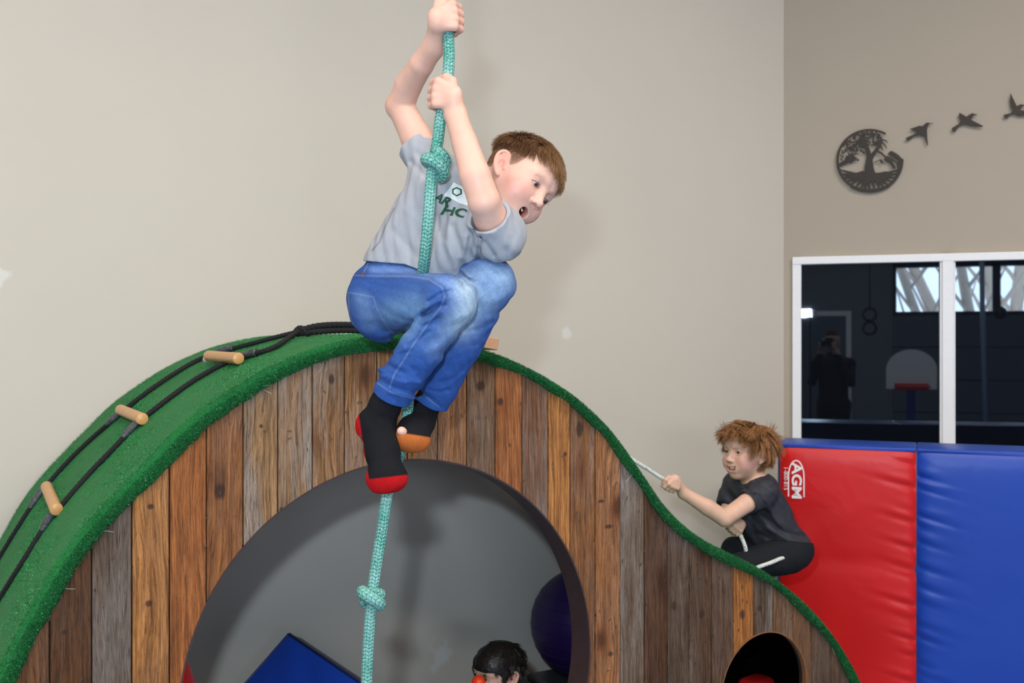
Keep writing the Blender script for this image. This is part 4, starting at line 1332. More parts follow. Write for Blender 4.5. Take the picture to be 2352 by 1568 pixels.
# ---- grey t-shirt
ts_ = Solid()
ts_.cap(P(1012, 442, 2.54), P(905, 606, 2.605), 0.086, 0.0785, 0.0)
ts_.cap(P(1092, 532, 2.475), P(985, 640, 2.56), 0.082, 0.072, 0.06)
ts_.chain([shR + V3(0, 0, -0.002), P(1075, 460, 2.515), shL], [0.054, 0.066, 0.058], 0.04)
ts_.cap(shR, P(948, 322, 2.575), 0.055, 0.0475, 0.02)
ts_.cap(shL, P(1112, 478, 2.335), 0.060, 0.052, 0.02)
ts_.ell(P(1160, 535, 2.405), (0.036, 0.05, 0.052), 0.03)
ts_.disp(ripple(0.0012, 55, 3))
ts_.disp(folds([([(1088, 530), (1078, 570), (1066, 620)], 0.007, 8), ([(1104, 545), (1100, 580), (1096, 600)], 0.008, 6), ([(1040, 520), (1056, 575), (1062, 615)], 0.005, 8), ([(1000, 500), (1022, 570), (1040, 622)], 0.004, 10),
                ([(1070, 545), (1060, 590)], -0.006, 7), ([(1022, 560), (1045, 615)], -0.004, 8), ([(930, 500), (900, 560), (880, 600)], 0.003, 12), ([(955, 500), (985, 540)], -0.003, 12), ([(960, 590), (930, 560), (905, 530)], 0.0025, 10),
                ([(1115, 555), (1135, 585)], 0.007, 7), ([(1165, 500), (1180, 540), (1165, 575)], 0.003, 9), ([(1150, 500), (1165, 560)], -0.003, 9), ([(958, 350), (985, 380), (1010, 420)], 0.004, 8), ([(945, 372), (975, 402)], 0.004, 7), ([(1080, 440), (1060, 470), (1045, 480)], 0.003, 9)], 2.58))
ts_.cap(P(1135, 522, 2.385), P(1115, 485, 2.34), 0.0445, 0.0445, 0.0, 's')
d1 = P(957, 332, 2.572) - P(985, 375, 2.555); d1 /= np.linalg.norm(d1)
ts_.cyl(P(957, 332, 2.572), P(957, 332, 2.572) + d1 * 0.2, 0.075, 0.003)
d2 = P(1108, 470, 2.325) - P(1146, 540, 2.41); d2 /= np.linalg.norm(d2)
ts_.cyl(P(1121, 496, 2.355), P(1121, 496, 2.355) + d2 * 0.14, 0.068, 0.003)
nd = FA.world([[0, -0.5, -2]])[0] - P(1085, 452, 2.525); nd /= np.linalg.norm(nd)
ts_.cap(P(1090, 447, 2.52), P(1090, 447, 2.52) + nd * 0.10, 0.066, 0.075, 0.0, 's')
# hem: follows the lap
hem = lambda p: ((lambda q: (q[:, 1] - np.interp(q[:, 0], [800, 835, 930, 975, 1010, 1045, 1100, 1200], [594, 599, 607, 624, 640, 650, 610, 640])) * 0.0011)(to_px(p.astype(np.float64)))).astype(np.float32)
ts_.cut(hem)
me = ts_.mesh('t_shirt', 0.0021)
v = verts_of(me); q = to_px(v)
c = np.tile(np.array((0.345, 0.355, 0.39)), (len(v), 1))
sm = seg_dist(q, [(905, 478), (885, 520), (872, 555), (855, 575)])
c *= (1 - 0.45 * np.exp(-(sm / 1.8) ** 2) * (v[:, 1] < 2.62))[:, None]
M_shirt = vcol('shirt_jersey', 0.8, 0.25, 700, 0.05, spec=0.2)
set_colors(me, c)
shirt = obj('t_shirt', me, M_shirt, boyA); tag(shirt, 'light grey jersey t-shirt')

# ---- faded jeans
jn = Solid()
jn.cap(P(872, 672, 2.62), P(925, 685, 2.68), 0.080, 0.085, 0.0)
jn.chain([P(905, 610, 2.605), P(985, 640, 2.565)], [0.066, 0.066], 0.03)
jn.ell(P(876, 712, 2.605), (0.080, 0.085, 0.084), 0.04)
jn.cap(P(890, 695, 2.585), P(1030, 692, 2.385), 0.083, 0.064, 0.03)
jn.ell(P(1034, 690, 2.375), (0.060, 0.058, 0.061), 0.02)
jn.chain([P(1030, 694, 2.385), P(968, 800, 2.415), P(915, 878, 2.44), P(892, 925, 2.455)], [0.060, 0.0535, 0.051, 0.048], 0.012)
jn.cap(P(940, 690, 2.68), P(1118, 652, 2.465), 0.082, 0.068, 0.03)
jn.ell(P(1121, 652, 2.455), (0.064, 0.06, 0.066), 0.02)
jn.chain([P(1120, 658, 2.465), P(1062, 780, 2.51), P(1010, 885, 2.55), P(980, 945, 2.57)], [0.062, 0.054, 0.047, 0.045], 0.012)
jn.disp(ripple(0.0010, 60, 9))
jn.disp(folds([([(962, 742), (992, 704), (1018, 680)], 0.007, 7), ([(950, 748), (985, 735), (1012, 716)], -0.005, 8), ([(905, 772), (948, 742), (972, 722)], 0.009, 9), ([(985, 725), (1010, 700)], 0.006, 6),
                ([(868, 868), (905, 890), (960, 905)], 0.006, 7), ([(872, 850), (915, 872), (965, 880)], -0.006, 8), ([(880, 835), (925, 855)], 0.005, 7), ([(895, 900), (930, 905), (955, 915)], -0.004, 6), ([(900, 815), (950, 850)], 0.003, 8),
                ([(1035, 640), (1060, 655), (1085, 648)], 0.006, 8), ([(1050, 625), (1075, 640)], 0.005, 7), ([(1095, 790), (1050, 800), (1010, 815)], 0.004, 8), ([(960, 900), (990, 915), (1010, 935)], 0.004, 6), ([(1175, 690), (1150, 715), (1120, 722)], 0.004, 8),
                ([(840, 640), (900, 655), (960, 650)], 0.003, 12), ([(1040, 770), (1000, 800)], -0.003, 10), ([(860, 745), (900, 765)], 0.004, 10), ([(985, 692), (1010, 674), (1036, 668)], 0.006, 5), ([(978, 708), (1008, 690), (1030, 684)], -0.005, 5), ([(972, 722), (1002, 704), (1022, 700)], 0.006, 5), ([(955, 752), (985, 744), (1006, 730)], 0.005, 5), ([(935, 792), (962, 780), (985, 762)], 0.004, 5), ([(918, 815), (945, 806)], 0.004, 5), ([(866, 855), (895, 858), (930, 872)], 0.005, 5), ([(1046, 632), (1062, 648), (1068, 662)], 0.006, 5), ([(1060, 620), (1078, 636)], -0.004, 5), ([(1130, 740), (1100, 756), (1070, 760)], 0.004, 6), ([(1010, 880), (1040, 870), (1062, 850)], 0.004, 6), ([(985, 895), (1010, 900), (1030, 895)], 0.005, 5)], None))
jn.cap(P(915, 880, 2.443), P(893, 925, 2.456), 0.041, 0.043, 0.0, 's')
jn.cap(P(1003, 895, 2.555), P(978, 945, 2.571), 0.039, 0.040, 0.0, 's')
a_ = P(915, 878, 2.44); b_ = P(896, 918, 2.455); d1 = b_ - a_; d1 /= np.linalg.norm(d1)
jn.cyl(P(902, 912, 2.45), P(902, 912, 2.45) + d1 * 0.12, 0.065, 0.003)
a_ = P(1010, 885, 2.55); b_ = P(980, 945, 2.57); d2 = b_ - a_; d2 /= np.linalg.norm(d2)
jn.cyl(P(986, 922, 2.565), P(986, 922, 2.565) + d2 * 0.12, 0.058, 0.003)
wst = lambda p: ((lambda q: (np.interp(q[:, 0], [780, 830, 1000, 1060, 1200], [588, 588, 585, 560, 500]) - q[:, 1]) * 0.0011)(to_px(p.astype(np.float64)))).astype(np.float32)
jn.cut(wst)
me = jn.mesh('jeans', 0.0024)
v = verts_of(me); q = to_px(v)
rng = np.random.default_rng(6)
c = np.tile(np.array(srgb(44, 79, 146)), (len(v), 1))
near = v[:, 1] < np.interp(q[:, 0], [800, 900, 1040, 1100, 1200], [2.62, 2.58, 2.42, 2.50, 2.50])


def wear(pts, w, amt, rgb=srgb(150, 180, 208)):
    k = amt * np.exp(-(seg_dist(q, pts) / w) ** 2)[:, None]; c[:] = c * (1 - k) + np.array(rgb) * k


wear([(1068, 660), (1078, 700), (1060, 745)], 34, 0.75, srgb(168, 190, 205)); wear([(1040, 740), (1000, 800)], 24, 0.30)
wear([(900, 720), (950, 705), (930, 750)], 36, 0.52, srgb(120, 158, 190)); wear([(860, 618), (960, 625), (1040, 650)], 14, 0.5, srgb(126, 156, 206))
wear([(1120, 625), (1150, 640), (1120, 690)], 34, 0.6); wear([(1160, 620), (1172, 660)], 20, 0.25)
wear([(830, 690), (850, 740)], 22, 0.25)
c *= (1 + 0.10 * np.sin(v @ np.array([210, 150, 170]))[:, None] * 0.5)
stitch = [[(812, 632), (870, 634), (940, 634), (985, 641), (1015, 660), (1022, 680)], [(1022, 680), (1012, 705), (985, 740), (950, 790), (925, 830), (905, 860), (895, 890)], [(799, 671), (858, 682), (866, 710), (885, 745), (905, 768)], [(800, 675), (802, 720), (815, 760), (832, 785)],
          [(868, 880), (900, 902), (958, 918)], [(964, 900), (1008, 934)], [(846, 604), (832, 632)]]
for s_l in stitch:
    k = 0.30 * np.exp(-(seg_dist(q, s_l) / 1.7) ** 2)[:, None] * (v[:, 1] < 2.66)[:, None]; c = c * (1 - k) + np.array(srgb(140, 160, 190)) * k
for s_l in stitch[:2]:
    k = 0.28 * np.exp(-((seg_dist(q, s_l) - 5) / 3.5) ** 2)[:, None]; c = c * (1 - k) + np.array(srgb(30, 58, 118)) * k
k = np.exp(-(seg_dist(q, [(828, 628), (838, 630)]) / 4) ** 2)[:, None] * 0.7; c = c * (1 - k) + np.array(srgb(90, 60, 40)) * k
M_denim = vcol('denim', 0.85, 0.5, 900, 0.16, spec=0.2, vscale=160)
set_colors(me, np.clip(c, 0, 1))
jeans = obj('jeans', me, M_denim, boyA); tag(jeans, 'faded blue denim jeans')

# ---- socks
M_sock = vcol('knit_sock', 0.95, 0.5, 900, 0.15, spec=0.1, vscale=300)
sk = Solid()
sk.chain([P(905, 890, 2.447), P(885, 928, 2.46), P(868, 968, 2.468)], [0.036, 0.0375, 0.041], 0.015)
sk.ell(P(846, 980, 2.478), (0.030, 0.035, 0.034), 0.025)
sk.chain([P(868, 978, 2.468), P(878, 1035, 2.44), P(889, 1092, 2.405)], [0.043, 0.0405, 0.0385], 0.015)
sk.cap(P(874, 1100, 2.408), P(906, 1096, 2.408), 0.034, 0.031, 0.02)
sk.disp(ripple(0.0008, 70, 12))
me = sk.mesh('sock', 0.0022); v = verts_of(me); q = to_px(v)
c = np.tile(np.array((0.011, 0.011, 0.013)), (len(v), 1))
red = np.array(srgb(176, 22, 26))
mixc = lambda w, rgb: c * (1 - np.clip(w, 0, 1)[:, None]) + np.array(rgb) * np.clip(w, 0, 1)[:, None]
c = mixc((q[:, 1] - 1101 + 0.12 * (q[:, 0] - 845)) / 3 + 0.5, red)
heel = (q[:, 0] < 829 + (q[:, 1] - 985) * 0.16) & (q[:, 1] > 940); c = mixc((829 + (q[:, 1] - 985) * 0.16 - q[:, 0]) / 3 + 0.5, red) if True else c
sole = heel & (q[:, 1] > 1000) & (q[:, 1] < 1090) & (q[:, 0] < 826 + (q[:, 1] - 985) * 0.16) & (v[:, 1] > 2.44); c[sole] = srgb(110, 92, 98)
set_colors(me, c); tag(obj('sock', me, M_sock, boyA), 'black sock with red heel and toe')
sk = Solid()
sk.chain([P(998, 895, 2.555), P(975, 935, 2.572), P(962, 968, 2.555)], [0.033, 0.034, 0.037], 0.015)
sk.chain([P(962, 968, 2.555), P(950, 992, 2.505), P(944, 1003, 2.475)], [0.040, 0.040, 0.0375], 0.015)
sk.cap(P(928, 1003, 2.478), P(962, 1010, 2.478), 0.028, 0.028, 0.018)
sk.disp(ripple(0.0008, 70, 15))
sk.ell(P(922, 990, 2.443), (0.014, 0.02, 0.010), 0.004, 's')
me = sk.mesh('sock', 0.0022); v = verts_of(me); q = to_px(v)
c = np.tile(np.array((0.012, 0.012, 0.014)), (len(v), 1))
c = c * (1 - (np.clip((q[:, 1] - 991 - 0.16 * (q[:, 0] - 905)) / 3 + 0.5, 0, 1) * (v[:, 1] < 2.54))[:, None]) + np.array(srgb(176, 96, 46)) * (np.clip((q[:, 1] - 991 - 0.16 * (q[:, 0] - 905)) / 3 + 0.5, 0, 1) * (v[:, 1] < 2.54))[:, None]
set_colors(me, c); tag(obj('sock', me, M_sock, boyA), 'black sock with worn brown toe and a hole')

# ---- green print across the chest, laid on the jersey
from mathutils.bvhtree import BVHTree
dg = bpy.context.evaluated_depsgraph_get()
shirt_bvh = BVHTree.FromPolygons([tuple(x) for x in verts_of(shirt.data)], [tuple(f.vertices) for f in shirt.data.polygons])


def text_tris(body, size, shear=0.0, bold=0.0):
    cu = bpy.data.curves.new('txt', 'FONT'); cu.body = body; cu.size = size; cu.resolution_u = 6; cu.shear = shear; cu.offset = bold * size
    cu.align_x = 'CENTER'; cu.align_y = 'CENTER'
    o = bpy.data.objects.new('txt', cu); col.objects.link(o)
    bpy.context.view_layer.update()
    me = bpy.data.meshes.new_from_object(o.evaluated_get(bpy.context.evaluated_depsgraph_get()))
    bpy.data.objects.remove(o); bpy.data.curves.remove(cu)
    bm = bmesh.new(); bm.from_mesh(me)
    bmesh.ops.triangulate(bm, faces=bm.faces[:])
    bmesh.ops.subdivide_edges(bm, edges=[e for e in bm.edges if e.calc_length() > 0.006], cuts=2, use_grid_fill=False)
    bmesh.ops.triangulate(bm, faces=bm.faces[:])
    v = np.array([tuple(x.co) for x in bm.verts]); bm.verts.index_update()
    f = [tuple(x.index for x in q.verts) for q in bm.faces]; bm.free(); bpy.data.meshes.remove(me)
    return v, f


def lay_print(v2, f, center, axis, lift=0.0012):
    """drop a flat print (metres, in the plane of the chest) onto the shirt"""
    a = math.radians(axis); out = []; ok = []
    c0 = P(*center)
    for x, y in v2:
        w = c0 + V3(x * math.cos(a) - y * math.sin(a), 0, x * math.sin(a) + y * math.cos(a))
        src = Vector(w) + Vector((0.10, -0.25, 0)); hit = shirt_bvh.ray_cast(src, (Vector(w) - src).normalized(), 0.6)
        ok.append(hit[0] is not None and hit[0].y > 2.385); out.append(tuple((hit[0] + hit[1] * lift) if hit[0] is not None else Vector(w)))
    return out, [q for q in f if all(ok[i] for i in q) and max((Vector(out[q[i]]) - Vector(out[q[i - 1]])).length for i in range(3)) < 0.02]


M_green = simple('green_shirt_print', srgb(24, 74, 54), 0.7, var=0.08)
M_wprint = simple('white_shirt_print', srgb(214, 220, 220), 0.7, var=0.04)
for txt, ctr, sz, ang in (('AR', (1019, 458, 2.44), 0.027, -38), ('HOU', (1052, 494, 2.43), 0.031, -25)):
    v2, f2 = text_tris(txt, sz, 0.0, 0.035); v3, f3 = lay_print(v2[:, :2] * [1.0, 1.0], f2, ctr, ang)
    if f3: obj('lettering', pydata('lettering', v3, f3), M_green, shirt)
gx, gy = np.meshgrid(np.linspace(-0.026, 0.026, 12), np.linspace(-0.020, 0.020, 10)); v2 = np.stack([gx.ravel(), gy.ravel()], 1)
f2 = [(r * 12 + k, r * 12 + k + 1, r * 12 + k + 13, r * 12 + k + 12) for r in range(9) for k in range(11)]
v3, f3 = lay_print(v2, f2, (1056, 446, 2.43), -36, 0.0008)
if f3: obj('lettering', pydata('lettering', v3, f3), M_wprint, shirt)
hx = [(math.cos(a), math.sin(a)) for a in np.linspace(0, 2 * math.pi, 7)[:-1]]; ring2, rf = [], []
for (x, y) in hx: ring2 += [(x * 0.012, y * 0.012), (x * 0.0085, y * 0.0085)]
for k in range(6): rf.append((2 * k, (2 * k + 2) % 12, (2 * k + 3) % 12, 2 * k + 1))
v3, f3 = lay_print(np.array(ring2), rf, (1051, 440, 2.43), -36, 0.0016)
if f3: obj('lettering', pydata('lettering', v3, f3), M_green, shirt)

# ================================================================ THE BOY CLIMBING THE SLOPE
def rot_from(fwd, upish):
    f = V3(*fwd); f /= np.linalg.norm(f); r = np.cross(f, V3(*upish)); r /= np.linalg.norm(r)
    return np.stack([r, f, np.cross(r, f)], 1)


def hair_cap(F, line, radii, rgb, parent, h=0.004, mat=None):
    """the dense under-layer of a head of hair"""
    c = Solid(); c.ell((0, -1.2, 3.3), radii, 0, 'u', F); c.ell((0, 4.0, 4.0), (5.95, 4.9, 5.0), 1.5, 'u', F); c.ell((0, -1.2, 3.2), (7.0, 8.7, 7.4), 0, 's', F)
    c.disp(ripple(0.0009, 300, 77))
    c.cut(lambda p: (lambda q: ((line(np.degrees(np.arctan2(q[:, 0], q[:, 1] + 0.8))) - 0.1 - q[:, 2]) * 0.01).astype(np.float32))(F.local(p)))
    me = c.mesh('hair', h); n = len(me.vertices); g = np.random.default_rng(9).random((n, 1))
    set_colors(me, np.array(rgb) * (0.7 + 0.6 * g)); o = obj('hair', me, M_hair, parent); o['label'] = 'dense under-layer of the hair'
    return o


lineB = lambda az: np.interp(np.abs(az), [0, 25, 42, 56, 66, 76, 86, 96, 106, 122, 140, 180], [6.2, 6.2, 5.4, 3.8, 0.6, 1.6, 3.2, 3.4, 1.6, -3.0, -5.4, -6.0])
lineC = lambda az: np.interp(np.abs(az), [0, 25, 42, 56, 66, 76, 86, 96, 106, 122, 140, 180], [3.4, 3.3, 3.6, 2.4, -0.6, 0.0, 2.2, 2.4, 1.0, -3.0, -5.2, -5.8])
FB = Frame(rot_from((-0.84, -0.53, 0.07), (0.05, 0.07, 1.0)), V3(0.949, 4.05, CAMZ - 0.455), 0.0106)
bb = Solid()
add_head(bb, FB, 'smile', lid=0.40)
nkb = P(1738, 1118, 4.05)
bb.cap(FB.world([[0, -1.4, -4.5]])[0], nkb, 0.050, 0.054, 0.02)
sL, eL, wL = P(1752, 1132, 3.97), P(1664, 1190, 3.86), P(1570, 1132, 3.84)
sR, eR, wR = P(1690, 1112, 4.16), P(1668, 1190, 4.10), P(1688, 1204, 3.98)
bb.chain([sL, P(1715, 1155, 3.92), eL], [0.040, 0.036, 0.0325], 0.006)
bb.chain([eL, P(1625, 1165, 3.85), wL], [0.0325, 0.0315, 0.0225], 0.006)
bb.chain([sR, eR, wR], [0.038, 0.031, 0.022], 0.006)
bb.chain([nkb, P(1765, 1190, 4.08), P(1800, 1262, 4.09)], [0.055, 0.05, 0.05], 0.02)
bb.chain([sR, nkb, sL], [0.04, 0.05, 0.04], 0.02)
kn1, ft1 = S(2.70, 0.31, topz(2.70) + 0.052), S(2.97, 0.33, topz(2.97) + 0.05)
kn2, ft2 = S(2.79, 0.44, 0.742), S(2.95, 0.52, topz(2.95) + 0.05)
hipL, hipR = P(1812, 1272, 4.02), P(1800, 1272, 4.14)
bb.chain([hipL, kn1, ft1], [0.05, 0.036, 0.022], 0.006)
bb.chain([hipR, kn2, ft2], [0.05, 0.036, 0.022], 0.006)
# the white line he pulls on
M_line_rope = NT('flecked_white_rope')
cc = M_line_rope.coord(); ff = M_line_rope.noise(cc, 170, 2, 0.5)
kk = M_line_rope.ramp(ff, [(0.34, srgb(50, 52, 58)), (0.39, srgb(214, 214, 210))])
M_line_rope.set(M_line_rope.b, Base_Color=kk, Roughness=0.7)
lr_px = [(1395, 1020, 3.68), (1440, 1048, 3.72), (1480, 1072, 3.76), (1520, 1098, 3.80), (1550, 1117, 3.82), (1600, 1150, 3.93), (1640, 1178, 3.985), (1668, 1198, 3.985), (1690, 1214, 3.98), (1706, 1240, 3.965), (1714, 1268, 3.955), (1713, 1300, 3.945),
         (1722, 1316, 3.915), (1740, 1303, 3.895), (1770, 1292, 3.905), (1798, 1281, 3.938), (1815, 1284, 4.0)]
lrp = spline([P(*q) for q in lr_px], 260)
lrope = obj('pull_rope', tube('pull_rope', lrp, 0.0078, 12), M_line_rope.m)
lrope.data.transform(Matrix.Translation(-Vector(lrp[-1]))); lrope.location = lrp[-1]
tag(lrope, 'thin white rope with black flecks pulled by the red-haired boy', 'rope')
# near hand: fingers closed over the line, thumb on top
hd = P(1480, 1072, 3.76) - P(1550, 1117, 3.82)
HB = hand(bb, P(1540, 1111, 3.815), hd, V3(-0.45, -0.35, -0.75), V3(0.2, -0.95, 0.25), 0.80, wL, 0.0215)
hand(bb, P(1689, 1212, 3.98), P(1650, 1185, 3.985) - P(1706, 1240, 3.965), V3(-0.3, -0.5, -0.6), V3(-0.6, -0.7, 0.3), 0.80, wR, 0.021)
me = bb.mesh('person', 0.0028)
set_colors(me, skin_colors(verts_of(me), FB, 'smile', base=(0.66, 0.405, 0.30), brow=(0.24, 0.105, 0.045), brow_s=0.65, scalp=(0.16, 0.065, 0.022), line=lineB))
boyB = obj('person', me, M_skin)
tag(boyB, 'smiling red-haired boy in charcoal t-shirt kneeling on the turf slope', 'person')
add_eyes(boyB, FB, (-0.1, 0.98, 0.02), (0.05, 0.035, 0.025))
tv_, tf_ = [], []
for k, x in enumerate(np.linspace(-1.5, 1.5, 6)):
    if k == 4: continue
    m_ = box_mesh('t', (x - 0.27, 7.15 - 0.20 * x * x, -5.55 + 0.16 * x * x), (x + 0.27, 7.85 - 0.20 * x * x, -5.02 + 0.16 * x * x), 0.08, 2)
    b = len(tv_); tv_ += [tuple(FB.world([tuple(v.co)])[0]) for v in m_.vertices]; tf_ += [tuple(b + i for i in f.vertices) for f in m_.polygons]; bpy.data.meshes.remove(m_)
obj('teeth', pydata('teeth', tv_, tf_), M_teeth, boyB, True)


def long_hair(F, n, rng, length, c0, c1, clumps=260, lift=0.5, curl=0.5, line=hairline, rad=0.0009, fwd=1.0, m=8, up_front=1.0):
    """tousled hair in clumps that fall from the crown"""
    rp, rn = scalp_points(n, rng, line, 0.5)
    cp, _ = scalp_points(clumps, rng, line, 0.5)
    own = np.argmin(((rp[:, None, :] - cp[None]) ** 2).sum(2), 1)
    cd = rng.normal(size=(clumps, 3)); cl = rng.uniform(0.6, 1.25, clumps); cb = rng.random(clumps); cph = rng.uniform(0, 6, clumps)
    out = rp - V3(0, -3.0, 9.5); out[:, 2] = 0; out /= np.linalg.norm(out, axis=1)[:, None] + 1e-6
    side = np.clip(np.abs(rp[:, :1]) / 7.3, 0, 1)
    dr = out * 0.75 + V3(0, 0.55 * fwd, 0) * (rp[:, 1:2] > -3) + V3(0, 0, -0.75) * (0.25 + side) * np.where(rp[:, 1:2] > 3.0, up_front, 1.0) + 0.55 * cd[own] + 0.10 * rng.normal(size=(n, 3))
    dr -= rn * (dr * rn).sum(1)[:, None] * 0.85; dr /= np.linalg.norm(dr, axis=1)[:, None]
    L = length(rp) * cl[own] * rng.uniform(0.85, 1.1, n); t = np.linspace(0, 1, m)
    P_ = np.zeros((n, m, 3)); pull = (cp[own] - rp)
    sidev = np.cross(dr, rn)
    for k, s in enumerate(t):
        P_[:, k] = rp + rn * (0.1 + lift * L * s * (1 - 0.62 * s))[:, None] + dr * (L * s)[:, None] + pull * (0.55 * s) + sidev * (curl * np.sin(3.2 * s + cph[own]) * s)[:, None] + V3(0, 0, -1)[None] * (0.10 * L * s * s)[:, None]
    # stay outside the skull
    q = (P_ - [0, -1.2, 3.2]) / np.array([7.45, 9.15, 7.85]); r = np.linalg.norm(q, axis=2, keepdims=True)
    P_ = np.where(r < 1.0, q / r * np.array([7.45, 9.15, 7.85]) + [0, -1.2, 3.2], P_)
    q = (P_ - [0, 4.0, 4.0]) / np.array([6.0, 4.95, 5.05]); r = np.linalg.norm(q, axis=2, keepdims=True)
    P_ = np.where((r < 1.0) & (P_[:, :, 1:2] > 3.0), q / r * np.array([6.0, 4.95, 5.05]) + [0, 4.0, 4.0], P_)
    g = (0.55 * cb[own] + 0.45 * rng.random(n))[:, None]
    colr = np.array(c0) * (1 - g) + np.array(c1) * g
    return strands('hair', F.world(P_.reshape(-1, 3)).reshape(n, m, 3), rad, colr)


hb = obj('hair', long_hair(FB, 9000, np.random.default_rng(31), lambda p: 4.6 + 2.2 * np.clip(p[:, 2] / 9, 0, 1), (0.11, 0.042, 0.015), (0.50, 0.235, 0.09), 200, 0.74, 0.55, lineB, 0.0012, 1.0, 7, -0.15), M_hair, boyB)
hair_cap(FB, lambda az: lineB(az) + 0.5, (7.75, 9.5, 8.15), (0.17, 0.072, 0.026), boyB)
tag(hb, 'tousled ginger-brown hair'); hb['kind'] = 'stuff'
# charcoal t-shirt
tb = Solid()
tb.chain([P(1748, 1128, 4.04), P(1772, 1190, 4.06), P(1800, 1252, 4.07)], [0.075, 0.085, 0.088], 0.01)
tb.chain([P(1712, 1120, 4.10), P(1742, 1195, 4.10), P(1770, 1250, 4.10)], [0.070, 0.078, 0.080], 0.03)
tb.chain([sR, nkb + V3(0, 0, -0.02), sL], [0.050, 0.062, 0.055], 0.03)
tb.cap(sL, P(1712, 1156, 3.915), 0.055, 0.050, 0.02)
tb.cap(sR, P(1674, 1150, 4.13), 0.052, 0.050, 0.02)
tb.ell(P(1826, 1250, 4.08), (0.062, 0.07, 0.05), 0.04)
tb.disp(ripple(0.0016, 46, 23))
tb.disp(folds([([(1750, 1185), (1800, 1222), (1850, 1232)], 0.008, 6), ([(1760, 1212), (1810, 1240), (1855, 1248)], -0.008, 6), ([(1745, 1225), (1790, 1250), (1840, 1262)], 0.007, 6), ([(1740, 1110), (1765, 1120), (1790, 1112)], 0.004, 6), ([(1775, 1140), (1805, 1185), (1825, 1215)], 0.008, 7), ([(1762, 1165), (1790, 1205)], -0.009, 6), ([(1715, 1125), (1745, 1140), (1762, 1165)], 0.007, 5),
               ([(1720, 1180), (1735, 1230), (1745, 1258)], 0.004, 7), ([(1755, 1150), (1775, 1175)], -0.004, 6)], 4.06))
tb.cap(P(1735, 1143, 3.945), P(1705, 1160, 3.905), 0.0395, 0.0395, 0.0, 's')
d1 = P(1712, 1156, 3.915) - sL; d1 /= np.linalg.norm(d1)
tb.cyl(P(1716, 1153, 3.92), P(1716, 1153, 3.92) + d1 * 0.12, 0.075, 0.003)
d2 = P(1674, 1150, 4.13) - sR; d2 /= np.linalg.norm(d2)
tb.cyl(P(1671, 1165, 4.125), P(1671, 1165, 4.125) + d2 * 0.09, 0.065, 0.003)
nd = FB.world([[0, -1, -3]])[0] - nkb; nd /= np.linalg.norm(nd)
tb.cap(nkb + nd * 0.028, nkb + nd * 0.12, 0.060, 0.07, 0, 's')
hem2 = lambda p: ((lambda q: (q[:, 1] - np.interp(q[:, 0], [1680, 1710, 1780, 1864, 1900], [1232, 1250, 1274, 1286, 1290])) * 0.0018)(to_px(p.astype(np.float64)))).astype(np.float32)
tb.cut(hem2)
me = tb.mesh('t_shirt', 0.0032); v = verts_of(me)
set_colors(me, np.tile(np.array((0.032, 0.033, 0.043)), (len(v), 1)))
tag(obj('t_shirt', me, vcol('charcoal_jersey', 0.6, 0.2, 500, 0.1, spec=0.25), boyB), 'charcoal jersey t-shirt')
pb = Solid()
pb.chain([P(1800, 1248, 4.08), P(1820, 1262, 4.06)], [0.082, 0.085], 0.01)
pb.chain([hipL, kn1, ft1], [0.078, 0.056, 0.042], 0.012)
pb.chain([hipR, kn2, ft2], [0.082, 0.056, 0.042], 0.012)
pb.disp(ripple(0.0014, 50, 29))
pb.cut(lambda p: ((lambda q: (np.interp(q[:, 0], [1690, 1800, 1900], [1215, 1240, 1250]) - q[:, 1]) * 0.0018)(to_px(p.astype(np.float64)))).astype(np.float32))
me = pb.mesh('trousers', 0.0034); v = verts_of(me); set_colors(me, np.tile(np.array((0.011, 0.012, 0.016)), (len(v), 1)))
tag(obj('trousers', me, vcol('black_knit', 0.85, 0.2, 500, 0.1, spec=0.2), boyB), 'black jogging trousers')
for ft, kn in ((ft1, kn1), (ft2, kn2)):
    sb = Solid(); dd = ft - kn; dd /= np.linalg.norm(dd)
    sb.chain([ft - dd * 0.02, ft + dd * 0.05 + V3(0, 0, -0.012), ft + dd * 0.11 + V3(0, 0, -0.03)], [0.034, 0.033, 0.026], 0.01)
    me = sb.mesh('sock', 0.004); set_colors(me, np.tile(np.array((0.02, 0.02, 0.022)), (len(me.vertices), 1))); obj('sock', me, M_sock, boyB)

# ================================================================ THE BOY INSIDE THE HUMP
FC = Frame(rot_from((-0.78, -0.62, 0.0), (0.06, 0.0, 1.0)), P(1142, 1548, 3.56), 0.0101)
cb_ = Solid()
add_head(cb_, FC, 'shut', lid=0.40)
nkc = FC.world([[0, -2.2, -10.5]])[0]
cb_.cap(FC.world([[0, -1.6, -4.5]])[0], nkc, 0.050, 0.055, 0.02)
hipC = V3(nkc[0] + 0.10, nkc[1] + 0.06, 0.218)
cb_.chain([nkc, hipC], [0.07, 0.08], 0.02)
shC1, shC2 = nkc + V3(0.09, -0.09, -0.03), nkc + V3(-0.06, 0.12, -0.03)
cb_.chain([shC1, nkc, shC2], [0.04, 0.05, 0.04], 0.02)
elC, wrC = P(1130, 1690, 3.44), P(1088, 1622, 3.42)
cb_.chain([shC1, elC, wrC], [0.038, 0.032, 0.023], 0.006)
ballC = P(1099, 1568, 3.435)
cb_.chain([wrC, ballC + V3(0.01, 0.0, -0.052)], [0.023, 0.022], 0.006)
for k, aa in enumerate((-0.9, -0.3, 0.3, 0.9)):
    dv = V3(math.sin(aa), 0.25 * math.cos(aa), 0); cb_.chain([ballC + V3(0.01, 0, -0.05), ballC + dv * 0.026 + V3(0, 0, -0.028), ballC + dv * 0.032 + V3(0, 0, -0.004)], [0.010, 0.0085, 0.007], 0.004)
